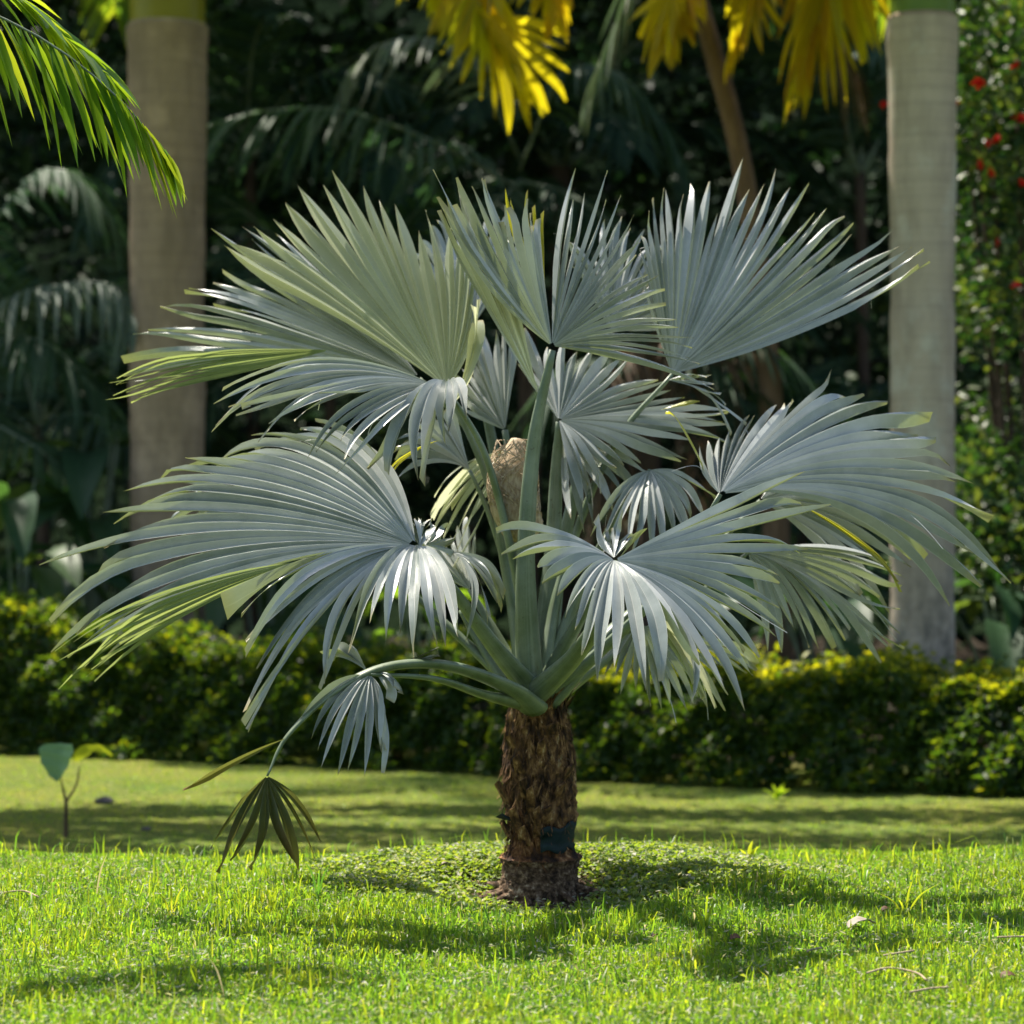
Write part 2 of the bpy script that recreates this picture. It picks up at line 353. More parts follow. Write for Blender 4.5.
# added dark rise behind everything, closes sky gaps in the wood
hx = np.linspace(-90, 90, 61); hy = np.linspace(25, 110, 60)
X, Y = np.meshgrid(hx, hy); Z = LOW - .3 + 24 * sstep(25, 50, Y) + 1.2 * np.sin(X * .3) * sstep(30, 50, Y) + .8 * np.sin(X * .9 + Y * .5) * sstep(30, 50, Y)
gi = np.arange(X.size).reshape(X.shape)
mb = MB(); mb.add(np.stack([X, Y, Z], -1), np.stack([gi[:-1, :-1], gi[:-1, 1:], gi[1:, 1:], gi[1:, :-1]], -1))
M['dark_backing'] = solid_mat('dark_backing', [(.3, (.006, .011, .006)), (.7, (.018, .03, .015))], (1, 1, 1), 1, 1, .3, spec=0)
tag(mb.build('backing_rise', M['dark_backing']), kind='structure')

# ------------------------------------------------------------------ leaf clouds
def leaf_cloud(mb, P, size, rng, aspect=2.0, tilt=1.0, up=None, colpos=None, fold=.25, m=0):
    """diamond leaves with a fold at points P; size array; colour index colpos (0..1)"""
    n = len(P); size = np.broadcast_to(size, (n,))
    d = rng.normal(size=(n, 3)); d[:, 2] *= tilt; d = norm(d)
    nn = rng.normal(size=(n, 3))
    if up is not None: nn = nn * .55 + np.asarray(up)
    nn = norm(nn - d * (nn * d).sum(1)[:, None]); s = np.cross(d, nn)
    L = size[:, None]; Wd = L / aspect * .5
    v = np.stack([P - d * L * .5, P + s * Wd + nn * Wd * fold * 2 - d * L * .05, P + d * L * .5 - nn * L * .12, P - s * Wd + nn * Wd * fold * 2 - d * L * .05], 1)
    c = rng.random(n) if colpos is None else colpos
    uv = np.stack([np.repeat(c, 4), np.tile([0, .5, 1, .5], n)], -1)
    b = np.arange(n)[:, None] * 4
    mb.add(v.reshape(-1, 3), t=np.concatenate([b + [0, 1, 2], b + [0, 2, 3]]), uv=uv, m=m)

rng = np.random.default_rng(7)

# the far wood: one mass of foliage behind the garden, a slope of leaves and an unseen canopy added to shade it
mb = MB()
n = 46000
px = rng.uniform(-15, 15, n); pyy = rng.uniform(17.5, 27, n)
topz = 5.5 + 2.0 * np.sin(px * .9 + pyy) + 1.2 * np.sin(px * 2.3 - pyy * .7) + (pyy - 17) * 1.1
P = np.stack([px, pyy, LOW + rng.random(n) ** .8 * (topz - LOW)], -1)
cl = np.sin(P[:, 0] * 2.1 + 1) * np.sin(P[:, 1] * 1.7) + np.sin(P[:, 2] * 2.4 + P[:, 0]) + rng.normal(0, .5, n)
P = P[cl > -.7]
leaf_cloud(mb, P, rng.uniform(.22, .5, len(P)), rng, 2.6, .7)
n = 21000
px = rng.uniform(-17, 13, n); pyy = rng.uniform(14.6, 27, n)
P = np.stack([px, pyy, 8.3 + (pyy - 14.6) * .4 + rng.normal(0, .7, n)], -1)
leaf_cloud(mb, P, rng.uniform(.35, .7, n), rng, 2.2, .5)
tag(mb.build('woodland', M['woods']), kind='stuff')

# ------------------------------------------------------------------ pinnate fronds
def frond(mb, ctrl, n=40, length=.6, width=.03, side=.9, fwd=.55, grav=.6, seed=0, rach=.018, prof=None, m=0, mr=1, roll=None, tipfac=.45, jit=.12, start=.12, rows=5, updir=(0, 0, 1.0), colr=(0, 1), down=0.0):
    r = np.random.default_rng(seed); ctrl = np.asarray(ctrl, float)
    tt = np.linspace(0, len(ctrl) - 1, 60); c = catmull(ctrl, tt)
    tube(mb, c[::4], np.linspace(rach, rach * .25, len(c[::4])), 6, mr, 1)
    tg = norm(np.gradient(c, axis=0)); upv = np.asarray(updir, float)
    sl = np.linspace(0, 1, len(c))
    rows_v = np.linspace(0, 1, rows)
    for sgn in (-1, 1):
        for k in range(n):
            t = start + (1 - start) * (k + .5 + r.uniform(-.3, .3)) / n
            t = min(t, .995)
            p = np.array([np.interp(t, sl, c[:, i]) for i in range(3)]); d = norm(np.array([np.interp(t, sl, tg[:, i]) for i in range(3)]))
            sd = norm(np.cross(d, upv)); un = np.cross(sd, d)
            L = length * (math.sin(math.pi * min(1, .18 + .72 * t)) ** .7 if prof is None else np.interp(t, *prof)) * r.uniform(1 - jit, 1 + jit)
            f = fwd + (1.6 * t * t) * tipfac
            dr = norm(sgn * sd * side + d * f + un * r.normal(.12, .10) + r.normal(0, .06, 3) - np.array((0, 0, down)))
            pts = p + np.outer(rows_v, dr) * L
            pts[:, 2] -= grav * L * rows_v ** 1.8 * r.uniform(.7, 1.3)
            ax = norm(np.gradient(pts, axis=0)); wv = norm(np.cross(ax, un + .25 * r.normal(size=3)))
            nv = np.cross(wv, ax)
            ww = width * np.array([np.interp(x, (0, .12, .45, .8, 1), (.35, .8, 1, .62, .02)) for x in rows_v])[:, None] * .5
            a = pts + wv * ww + nv * ww * .45; b = pts - wv * ww + nv * ww * .45
            v = np.stack([a, pts, b], 1).reshape(-1, 3)
            q = []
            for i in range(rows - 1):
                o = i * 3; q += [(o, o + 1, o + 4, o + 3), (o + 1, o + 2, o + 5, o + 4)]
            cc = colr[0] + (colr[1] - colr[0]) * r.random()
            mb.add(v, q, uv=np.stack([np.full(len(v), cc), np.repeat(rows_v, 3)], -1), m=m)

def arch(L, a0, a1, n=6):
    """local arc along +X, starting at angle a0 and ending at a1 above the horizontal (degrees)"""
    p = [np.zeros(3)]
    for i in range(n):
        a = math.radians(a0 + (a1 - a0) * (i + .5) / n); p.append(p[-1] + np.array((math.cos(a), 0, math.sin(a))) * L / n)
    return np.array(p)

FR = {}
def frond_template(key, mat, L, a0, a1, seed, **kw):
    mb = MB(); frond(mb, arch(L, a0, a1), seed=seed, **kw)
    FR[key] = mb.mesh('frond', [M[mat], M['petiole']])
frond_template('royal_a', 'limefrond', 2.6, 55, -55, 1, n=46, length=.62, width=.042, grav=.5)
frond_template('royal_b', 'limefrond', 2.5, 30, -70, 2, n=44, length=.62, width=.042, grav=.6)
for i, (a0, a1, g) in enumerate(((70, -35, .22), (50, -60, .6), (82, 5, .4), (28, -65, .7))):
    frond_template('dark_%d' % i, 'darkfrond', 2.6, a0, a1, 10 + i, n=34, length=.62, width=.055, grav=g)
frond_template('pale', 'palefrond', 2.2, 40, -75, 30, n=28, length=.6, width=.05, grav=.8)
frond_template('yellow', 'yellowfrond', 2.2, 20, -80, 31, n=30, length=.62, width=.075, grav=.5, rach=.02)
frond_template('dryhang', 'dryfrond', 2.0, 0, -88, 32, n=22, length=.5, width=.04, grav=1.0)

def place_frond(parent, key, loc, yaw, tilt=0, roll=0, sc=1):
    o = bpy.data.objects.new('frond', FR[key]); COL.objects.link(o); o.parent = parent
    o.location = Vector(loc) - parent_world(parent)
    o.rotation_euler = (math.radians(roll), math.radians(-tilt), math.radians(yaw)); o.scale = (sc,) * 3
    return o

def gz(x, y): return float(ground_z(x, y))

# ------------------------------------------------------------------ royal palms
def royal(px0, px1, d, py_ring, mat, shaft, label, seed, lean=0):
    r = np.random.default_rng(seed)
    cx = ((px0 + px1) / 2 - 512) * d / F; rad = (px1 - px0) / 2 * d / F; y = d - D0; z0 = gz(cx, y)
    t = empty('royal_palm', (cx, y, z0 - .05), label, 'palm tree', 'royal palms behind the hedge')
    ztop = CZ - (py_ring - 500) * d / F
    mb = MB(); zs = np.linspace(z0 - .1, ztop, 60); seg = 40
    a = np.linspace(0, 2 * math.pi, seg, endpoint=False); rows = []
    for z in zs:
        f = (z - z0) / (ztop - z0)
        rr = rad * (1 + .10 * math.exp(-f * 9) - .03 * math.sin(f * 5) + .05 * max(0, f - .93) / .07)
        rr *= 1 + .008 * math.sin(z * 53) + .009 * r.normal() + .02 * math.sin(z * 2.1 + seed) + .012 * math.sin(z * 5.3)
        rows.append(np.stack([cx + lean * f + rr * np.cos(a), y + rr * np.sin(a), np.full(seg, z)], -1))
    v = np.array(rows).reshape(-1, 3); idx = np.arange(len(v)).reshape(len(zs), seg)
    q = np.stack([idx[:-1], np.roll(idx[:-1], -1, 1), np.roll(idx[1:], -1, 1), idx[1:]], -1).reshape(-1, 4)
    mb.add(v, q); mb.build('trunk', M[mat], t)
    mb = MB(); top = np.array((cx + lean, y, ztop))
    tube(mb, [top + (0, 0, -.03), top + (0, 0, .45), top + (0, 0, 1.0), top + (0, 0, 1.5)], [rad * 1.0, rad * 1.0, rad * .8, rad * .3], 32, 0, 6)
    mb.build('crownshaft', M[shaft], t)
    mb = MB(); tube(mb, [top + (0, 0, -.07), top + (0, 0, -.02), top + (0, 0, .03)], [rad * 1.05, rad * 1.08, rad * 1.03], 32, 0, 3); mb.build('leaf_scar_ring', M['royal_warm'], t)
    for k in range(9):
        place_frond(t, 'royal_a' if k % 2 else 'royal_b', top + (0, 0, 1.4), k * 137.5 + r.uniform(-15, 15), r.uniform(-10, 25), r.uniform(-15, 15), r.uniform(.9, 1.1))
    return t
royal(130, 205, 22.0, 28, 'royal_warm', 'shaftbrown', 'brown ringed royal palm trunk behind the taller end of the hedge', 3)
royal(890, 955, 19.0, 20, 'royal_grey', 'shaft', 'pale grey royal palm trunk with a bright green crownshaft beside the red flowered bush', 4)

# ------------------------------------------------------------------ hedges
def hedge(x0, y0, x1, y1, h0, h1, depth, n, label, seed, yellow):
    r = np.random.default_rng(seed)
    L = math.hypot(x1 - x0, y1 - y0); ux, uy = (x1 - x0) / L, (y1 - y0) / L; vx, vy = -uy, ux
    base = (x0 + ux * L / 2, y0 + uy * L / 2, LOW)
    t = empty('hedge', base, label, 'hedge', 'clipped hedges across the lawn')
    s = r.random(n) * L; c = r.random(n) * depth; k = r.random(n)
    h = h0 + (h1 - h0) * np.clip(s / L * 2.0 - .15, 0, 1) + .05 * np.sin(s * 5) + .04 * np.sin(s * 11 + 1)
    z = k * h; face = r.random(n)
    c = np.where(face < .5, np.abs(r.normal(0, .10, n)), c)                 # leaves crowd at the front face
    z = np.where(face > .74, h - np.abs(r.normal(0, .05, n)), z)           # and at the top
    z = z + np.where(face > .9, np.abs(r.normal(0, .06, n)), 0)
    c = c - (1 - z / h) * .42 * (c < .35) - .10 * np.clip(np.sin(s * 4.3 + seed) * np.sin(z * 7 + s * 2), -.3, 1) * (c < .4)
    c = c + .05 * np.sin(s * 6 + z * 8) + .04 * np.sin(s * 15 - z * 11)
    lump = np.sin(s * 7.3 + seed) * np.sin(z * 9 + 1) + .5 * np.sin(s * 17 + z * 21) + r.normal(0, .4, n)
    keep = (lump > -.6) | (z > h * .93)
    s, c, z, h, lump = s[keep], c[keep], z[keep], h[keep], lump[keep]
    P = np.stack([x0 + ux * s + vx * c, y0 + uy * s + vy * c, LOW + .02 + z], -1)
    young_lit = np.clip((z / h - .80) / .2, 0, 1) * yellow + (lump > 1.15) * .55      # pale new growth at the shoot tips, with sunlit yellow painted in
    col = np.clip(r.random(len(s)) * .55 + young_lit * r.random(len(s)) * .75, 0, 1)
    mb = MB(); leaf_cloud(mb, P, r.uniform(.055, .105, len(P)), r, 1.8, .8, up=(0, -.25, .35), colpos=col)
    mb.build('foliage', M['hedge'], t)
    for i in range(int(L * 3.5)):
        s0 = r.random() * L; c0 = depth * r.uniform(.3, .7); p = np.array((x0 + ux * s0 + vx * c0, y0 + uy * s0 + vy * c0, LOW - .03))
        hh = h0 + (h1 - h0) * s0 / L
        mb = MB(); tube(mb, [p, p + (r.normal(0, .05), r.normal(0, .05), hh * .45), p + (r.normal(0, .12), r.normal(0, .12), hh * .9)], [.018, .012, .004], 5, 0, 3); mb.build('stem', M['twig'], t)
    # leafless core keeps the hedge opaque
    return t
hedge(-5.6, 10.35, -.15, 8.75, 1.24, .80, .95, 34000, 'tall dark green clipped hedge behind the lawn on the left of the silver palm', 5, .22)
hedge(-.1, 8.6, 5.2, 6.55, .75, .75, .9, 32000, 'low hedge tipped with sunlit yellow growth behind the lawn on the right of the silver palm', 6, 1.0)

# ------------------------------------------------------------------ background palms and plants
def bg_palm(px, d, z_crown, label, seed, n=11, key='dark', sc=1.0, trunk_r=.07, tilt=(-5, 30), name='feather_palm'):
    r = np.random.default_rng(seed); x = (px - 512) * d / F; y = d - D0; z0 = gz(x, y)
    t = empty(name, (x, y, z0), label, 'palm tree', 'dark palms in the shade behind the garden')
    mb = MB(); tube(mb, [(x, y, z0 - .1), (x + .04, y, z0 + (z_crown - z0) * .5), (x, y, z_crown + .1)], [trunk_r * 1.25, trunk_r, trunk_r * .8], 12)
    mb.build('trunk', M['bark'], t)
    for k in range(n):
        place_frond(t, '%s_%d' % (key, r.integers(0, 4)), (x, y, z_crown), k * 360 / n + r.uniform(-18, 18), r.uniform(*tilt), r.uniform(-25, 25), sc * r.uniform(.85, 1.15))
    return t
bg_palm(40, 25.0, 2.2, 'dark feather palm with drooping fronds left of the brown royal palm trunk', 21, 12)
bg_palm(330, 26.0, 2.6, 'dark feather palm arching out just right of the brown royal palm trunk', 22, 12)
bg_palm(470, 27.0, 1.2, 'low dark palm directly behind the crown of the silver palm', 23, 12)
bg_palm(640, 26.0, 3.1, 'dark feather palm behind the upper right leaves of the silver palm', 24, 12)
bg_palm(800, 25.5, 1.3, 'low dark palm spreading left of the pale grey royal palm trunk', 25, 12)
bg_palm(1010, 25.0, 1.0, 'dark palm beneath the red flowered bush at the right edge', 26, 11)
bg_palm(250, 28.0, 5.4, 'tall dark palm whose crown fills the top left between royal trunk and yellow fronds', 27, 12, sc=1.2)
bg_palm(560, 28.0, 5.2, 'tall slim brown palm trunk rising behind the top of the silver palm', 28, 12, sc=1.1, trunk_r=.15)
bg_palm(860, 27.0, 5.0, 'tall dark palm crown between the yellow fronds and the pale grey royal palm', 29, 12, sc=1.1)

def frond_px(parent, pts, mat, **kw):
    mb = MB(); frond(mb, [W(*p) for p in pts], **kw)
    return mb.build('frond', [M[mat], M['petiole'] if mat not in ('dryfrond',) else M['bark']], parent)

# one palm whose long fronds arch across behind the silver palm
x, y = W(520, 0, 25)[:2]
t = empty('arching_palm', (x, y, LOW), 'palm with a long arching green frond and pale drooping fronds above the silver palm', 'palm tree')
mb = MB(); tube(mb, [(x, y, LOW - .1), (x + .1, y, 2), (x, y, 4.1)], [.14, .11, .09], 12); mb.build('trunk', M['bark'], t)
frond_px(t, [(520, 190, 25), (430, 140, 24), (320, 108, 23.6), (205, 128, 23.4), (150, 190, 23.3)], 'midfrond', n=48, length=.75, width=.055, grav=.95, seed=41, rach=.022, side=.5, fwd=.2)
frond_px(t, [(520, 160, 25), (470, 60, 24.2), (410, 38, 23.9), (360, 60, 23.8), (340, 110, 23.8)], 'palefrond', n=26, length=.55, width=.055, grav=.9, seed=42)
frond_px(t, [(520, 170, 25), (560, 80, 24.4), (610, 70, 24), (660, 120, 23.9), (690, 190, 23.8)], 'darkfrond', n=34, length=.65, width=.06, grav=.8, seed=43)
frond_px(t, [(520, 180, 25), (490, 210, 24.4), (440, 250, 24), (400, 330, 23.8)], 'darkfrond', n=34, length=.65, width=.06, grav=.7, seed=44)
frond_px(t, [(520, 180, 25), (580, 200, 24.4), (640, 260, 24), (670, 350, 23.8)], 'darkfrond', n=34, length=.65, width=.06, grav=.7, seed=45)

# left palm with pale arching fronds
x, y = W(-60, 0, 23)[:2]
t = empty('feather_palm', (x, y, LOW), 'palm at the left edge with a grey green frond reaching the brown royal trunk', 'palm tree')
mb = MB(); tube(mb, [(x, y, LOW - .1), (x, y, 1), (x, y, 2.6)], [.13, .1, .09], 12); mb.build('trunk', M['bark'], t)
frond_px(t, [(-60, 370, 23), (0, 305, 22.6), (60, 285, 22.3), (110, 285, 22), (135, 320, 21.8)], 'palefrond', n=30, length=.6, width=.06, grav=.9, seed=46, colr=(0, .4))
frond_px(t, [(-60, 370, 23), (-20, 250, 22.6), (30, 180, 22.6), (75, 175, 22.4), (120, 230, 22.3)], 'midfrond', n=34, length=.65, width=.055, grav=.7, seed=47)
frond_px(t, [(-60, 370, 23), (0, 340, 22.6), (50, 345, 22.2), (105, 400, 22)], 'midfrond', n=30, length=.6, width=.06, grav=.8, seed=48)
frond_px(t, [(-60, 380, 23), (-10, 420, 22.4), (40, 450, 22), (75, 480, 21.9)], 'darkfrond', n=26, length=.5, width=.055, grav=.5, seed=49, colr=(.6, 1))

# the yellowing palm at the top, its crown above the picture
x, y = W(780, 0, 21.6)[:2]
t = empty('yellowing_palm', (x, y, LOW), 'palm with sunlit yellow fronds hanging into the top of the picture', 'palm tree')
cr = (640, -190, 21.5); YPALM = t
mb = MB(); tube(mb, [(x, y, LOW - .1), W(772, 420, 21.6), W(746, 185, 21.5), W(704, 20, 21.5), W(*cr)], [.14, .11, .085, .085, .09], 12); mb.build('trunk', M['tanbark'], t)
YF = dict(width=.12, rach=.02, start=.05)
frond_px(t, [cr, (560, -190, 20.8), (490, -100, 20.2), (478, 0, 20.0), (520, 84, 19.9)], 'yellowfrond', n=50, length=.60, grav=.30, seed=51, side=.85, fwd=.75, tipfac=.5, colr=(.0, .75), **YF)
frond_px(t, [cr, (540, -210, 20.8), (460, -150, 20.4), (432, -60, 20.2), (440, 0, 20.1)], 'yellowfrond', n=24, length=.45, grav=.5, seed=50, colr=(0, .5), **YF)
frond_px(t, [cr, (600, -170, 20.8), (560, -120, 20.3), (540, -50, 20.1), (552, 14, 20)], 'yellowfrond', n=30, length=.45, grav=.5, seed=52, colr=(.2, .8), **YF)
frond_px(t, [cr, (680, -190, 20.8), (700, -110, 20.3), (685, -30, 20.1), (668, 42, 20)], 'yellowfrond', n=40, length=.55, grav=.35, seed=53, colr=(.3, 1), **YF)
frond_px(t, [cr, (720, -200, 20.8), (770, -130, 20.3), (765, -40, 20.1), (735, 50, 20.1)], 'yellowfrond', n=40, length=.55, grav=.35, seed=54, colr=(.3, 1), **YF)
frond_px(t, [cr, (760, -190, 20.8), (830, -120, 20.3), (835, -30, 20.1), (800, 70, 20)], 'yellowfrond', n=44, length=.62, grav=.8, seed=55, colr=(.1, 1), **YF)
frond_px(t, [cr, (720, -160, 21), (800, -70, 20.9), (830, 10, 20.9), (860, 80, 20.9)], 'dryfrond', n=30, length=.6, grav=1.0, width=.045, seed=56)
frond_px(t, [cr, (660, -130, 21), (640, -40, 20.9), (610, 40, 20.9), (590, 90, 20.9)], 'palefrond', n=30, length=.5, grav=.8, width=.05, seed=58)

M['gold'] = fan_mat('gold_leaf', (.30, .28, .012), (.42, .36, .02), (.98, .84, .015), .68, .45, tip=(.35, .16, .02), edge=(.5, .42, .05), tip0=.85)
def gold(H, rays, n, seed, stalk):
    mb = MB(); fan(mb, H, rays, n, split=.45, seed=seed, droop=.03, lat=.5, wave=.05); o = mb.build('frond', M['gold'], t)
    m2 = MB(); tube(m2, [W(*p) for p in stalk], [.03, .022, .015, .01], 8, 0, 5); m2.build('petiole', M['petiole'], o)
GOLD = [((489, 14, 19.9), [(428, 22, 20.0, (0, -14, 0)), (446, 70, 19.9), (472, 96, 19.8), (505, 126, 19.8), (536, 128, 19.8), (560, 104, 19.9), (571, 68, 20.0), (560, 24, 20.1)], 18, 401, [cr, (560, -200, 20.6), (500, -110, 20.1), (489, 14, 19.9)]),
    ((672, -14, 19.9), [(628, 14, 20.0), (642, 52, 19.9), (668, 62, 19.8), (692, 44, 19.9), (712, 12, 20)], 12, 402, [cr, (670, -210, 20.8), (690, -120, 20.2), (672, -14, 19.9)]),
    ((750, -20, 20.0), [(716, 10, 20.1), (735, 44, 20), (762, 48, 19.9), (786, 22, 20)], 10, 403, [cr, (700, -210, 20.8), (750, -130, 20.2), (750, -20, 20.0)]),
    ((822, -24, 20.1), [(772, 60, 20.1), (792, 104, 20), (822, 112, 20), (850, 84, 20), (872, 40, 20.1), (880, 0, 20.2)], 16, 404, [cr, (740, -220, 20.8), (820, -140, 20.3), (822, -24, 20.1)])]
# withered palm low behind the silver palm
x, y = W(650, 0, 22)[:2]
t = empty('withered_palm', (x, y, LOW), 'withered palm with brown hanging fronds behind the right side of the silver palm', 'palm tree')
mb = MB(); tube(mb, [(x, y, LOW - .1), (x, y, .8), (x, y, 2.3)], [.12, .1, .09], 12); mb.build('trunk', M['bark'], t)
for k, (a, b) in enumerate((((600, 420), (585, 540)), ((620, 410), (618, 560)), ((690, 400), (700, 545)), ((720, 360), (760, 345)), ((700, 330), (770, 470)))):
    frond_px(t, [(650, 400, 22), ((650 + a[0]) / 2, a[1] - 60, 21.8), (a[0], a[1], 21.6), (b[0], b[1], 21.5)], 'dryfrond', n=24, length=.4, width=.04, grav=1.0, seed=60 + k)
for k, (a, b) in enumerate((((760, 340), (850, 420)), ((740, 380), (830, 460)), ((560, 380), (520, 460)))):
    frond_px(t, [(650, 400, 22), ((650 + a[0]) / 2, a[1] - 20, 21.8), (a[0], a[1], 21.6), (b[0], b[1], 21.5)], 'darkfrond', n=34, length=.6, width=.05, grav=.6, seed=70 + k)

def blade(mb, p0, p1, width, sag, seed, cc, m=0, droop=.0, heart=False, n=9):
    """one broad leaf from p0 to p1"""
    r = np.random.default_rng(seed); p0 = np.asarray(p0, float); p1 = np.asarray(p1, float); L = np.linalg.norm(p1 - p0)
    t = np.linspace(0, 1, n); c = p0 + np.outer(t, p1 - p0); c[:, 2] += sag * L * np.sin(t * math.pi) - droop * L * t ** 3
    ax = norm(np.gradient(c, axis=0)); sd = norm(np.cross(ax, np.array((r.normal(0, .3), r.normal(0, .3), 1)))); nn = np.cross(sd, ax)
    wv = np.sin(np.pi * t ** (.62 if heart else .8)) ** (.55 if heart else .8) * width * .5; wv[-1] = .002
    rows = []
    for j in (-1, -.5, 0, .5, 1):
        rows.append(c + sd * (wv * j)[:, None] + nn * (abs(j) * wv * .35 + .03 * width * np.sin(t * 19 + j * 2))[:, None])
    v = np.stack(rows, 1).reshape(-1, 3); idx = np.arange(n * 5).reshape(n, 5)
    q = np.stack([idx[:-1, :-1], idx[:-1, 1:], idx[1:, 1:], idx[1:, :-1]], -1).reshape(-1, 4)
    mb.add(v, q, uv=np.stack([np.full(len(v), cc), np.repeat(t, 5)], -1), m=m)

def broad_plant(px, d, label, seed, n, h, size, mat='broad', spread=.6):
    r = np.random.default_rng(seed); x = (px - 512) * d / F; y = d - D0; z0 = gz(x, y)
    t = empty('broadleaf_plant', (x, y, z0), label, 'plant', 'large leaved plants behind the hedge')
    st = MB()
    for k in range(n):
        a = k * 2.4 + r.uniform(-.4, .4); hh = h * r.uniform(.45, 1); q = np.array((x + spread * math.cos(a) * r.uniform(.2, .8), y + spread * math.sin(a) * r.uniform(.2, .8), z0 + hh))
        tube(st, [(x + .1 * math.cos(a), y + .1 * math.sin(a), z0 - .05), ((x + q[0]) / 2, (y + q[1]) / 2, z0 + hh * .62), q], [.025, .018, .009], 6, 0, 4)
        out = np.array((math.cos(a), math.sin(a), r.uniform(-.7, .1))); s = size * r.uniform(.75, 1.25)
        m2 = MB(); blade(m2, q, q + norm(out) * s, s * .42, .12, int(r.integers(1e6)), r.random(), droop=.25)
        m2.build('leaf', M[mat], t)
    st.build('stems', M['petiole'], t)
    return t
broad_plant(20, 21.6, 'broad leaved plant above the hedge at the far left edge', 81, 14, 2.3, .8)
broad_plant(95, 22.8, 'tall broad leaved plant just left of the brown royal palm trunk', 82, 13, 2.8, .9)
broad_plant(270, 22.5, 'broad leaved plant behind the hedge right of the brown royal palm trunk', 83, 12, 2.0, .8)
broad_plant(820, 20.8, 'dim broad leaved plant behind the low hedge left of the grey trunk', 84, 11, 1.5, .7)
broad_plant(1000, 20.2, 'dim broad leaved plant behind the low hedge right of the grey trunk', 85, 11, 1.6, .7)
broad_plant(415, 20.7, 'sunlit lime green plant rising over the hedge behind the curved silver stalk', 86, 9, 1.25, .5, 'limefrond', .4)

# red flowered bush
def flower_bush():
    r = np.random.default_rng(91); d = 20.6; x = (1040 - 512) * d / F; y = d - D0; z0 = gz(x, y)
    t = empty('flowering_bush', (x, y, z0), 'tall bush with red flowers at the right edge beside the pale grey trunk', 'bush')
    mb = MB(); P = []
    for k in range(46):
        a = r.uniform(0, 6.28); rr = .95 * math.sqrt(r.random()); z = r.uniform(1.2, 6.2)
        c = np.array((x + rr * math.cos(a) * 1.0, y + rr * math.sin(a), z0 + z))
        P.append(c + r.normal(0, .24, (320, 3)) * (1, 1, .9))
    P = np.concatenate(P); P = P[P[:, 0] > (952 - 512) * d / F]
    leaf_cloud(mb, P, r.uniform(.06, .15, len(P)), r, 1.9, .8, up=(0, -.3, .3))
    mb.build('foliage', M['shrub'], t)
    mb = MB()
    for k in range(9):
        a = k * .7; tube(mb, [(x + .1 * math.cos(a), y + .1 * math.sin(a), z0 - .05), (x + .3 * math.cos(a), y + .3 * math.sin(a), z0 + 2), (x + .6 * math.cos(a), y + .6 * math.sin(a), z0 + 5)], [.05, .035, .01], 7)
    mb.build('branches', M['bark'], t)
    fl = [(1018, 68), (978, 86), (958, 104), (885, 106), (1018, 122), (984, 143), (999, 142), (977, 166), (988, 174), (1020, 186), (1000, 243), (1015, 286)]
    me = None
    for k, (px, py) in enumerate(fl):
        p = W(px, py, d - .9 - .1 * r.random())
        if me is None:
            m2 = MB()
            for i in range(9):
                a = i * 2.4; dd = np.array((math.cos(a), math.sin(a), .2 + .1 * i)); blade(m2, (0, 0, 0), norm(dd) * .075, .055, .2, i, (i % 3) / 2, n=5)
            me = m2.mesh('flower', M['red'])
        o = bpy.data.objects.new('flower', me); COL.objects.link(o); o.parent = t; o.location = Vector(p) - t.location
        o.rotation_euler = (r.uniform(.4, 1.6), r.uniform(-.5, .5), r.uniform(0, 6)); s = r.uniform(.6, 1.05); o.scale = (s, s, s)
flower_bush()

# two spreading trees outside the picture on either side; their boughs shade the lower lawn
def shade_tree(x, y, boughs, label, seed):
    r = np.random.default_rng(seed); z0 = gz(x, y)
    t = empty('spreading_tree', (x, y, z0), label, 'tree', 'spreading trees beside the lawn')
    mb = MB(); tube(mb, [(x, y, z0 - .1), (x + .1, y, 2.5), (x, y + .1, 5.4)], [.30, .22, .17], 14); mb.build('trunk', M['bark'], t)
    lf = MB()
    for bx, by, bz in boughs:
        m2 = MB(); tube(m2, [(x, y + .1, 5.0), ((x + bx) / 2, (y + by) / 2, (5.4 + bz) / 2 + .5), (bx, by, bz)], [.13, .07, .02], 8); m2.build('branch', M['bark'], t)
        for k in range(6):
            c = np.array((bx, by, bz)) + (r.uniform(-1.3, 1.3), r.uniform(-.22, .22), r.uniform(-.1, .3))
            P = c + r.normal(0, 1, (170, 3)) * (.42, .17, .12)
            leaf_cloud(lf, P, r.uniform(.09, .17, 170), r, 2, .5, up=(0, 0, .8))
    lf.build('crown', M['broad'], t)
shade_tree(-6.6, 8.4, [(-5.2, 7.2, 6.6), (-3.4, 7.0, 6.7), (-1.6, 7.3, 6.9), (-4.6, 8.1, 6.8), (-2.6, 8.2, 6.8), (-.9, 8.1, 6.8), (-5.6, 8.9, 6.4), (-3.4, 9.0, 6.4), (-1.4, 9.0, 6.4), (-3.0, 6.3, 6.4)], 'spreading tree beyond the left edge whose boughs shade the lower lawn', 201)
shade_tree(6.4, 8.6, [(5.0, 8.4, 6.8), (3.2, 8.2, 6.8), (1.4, 8.3, 6.8), (.4, 8.9, 6.3), (2.2, 9.0, 6.3), (4.2, 9.0, 6.3), (2.6, 7.4, 6.8), (.2, 7.6, 7.0)], 'spreading tree beyond the right edge whose boughs shade the lower lawn', 202)

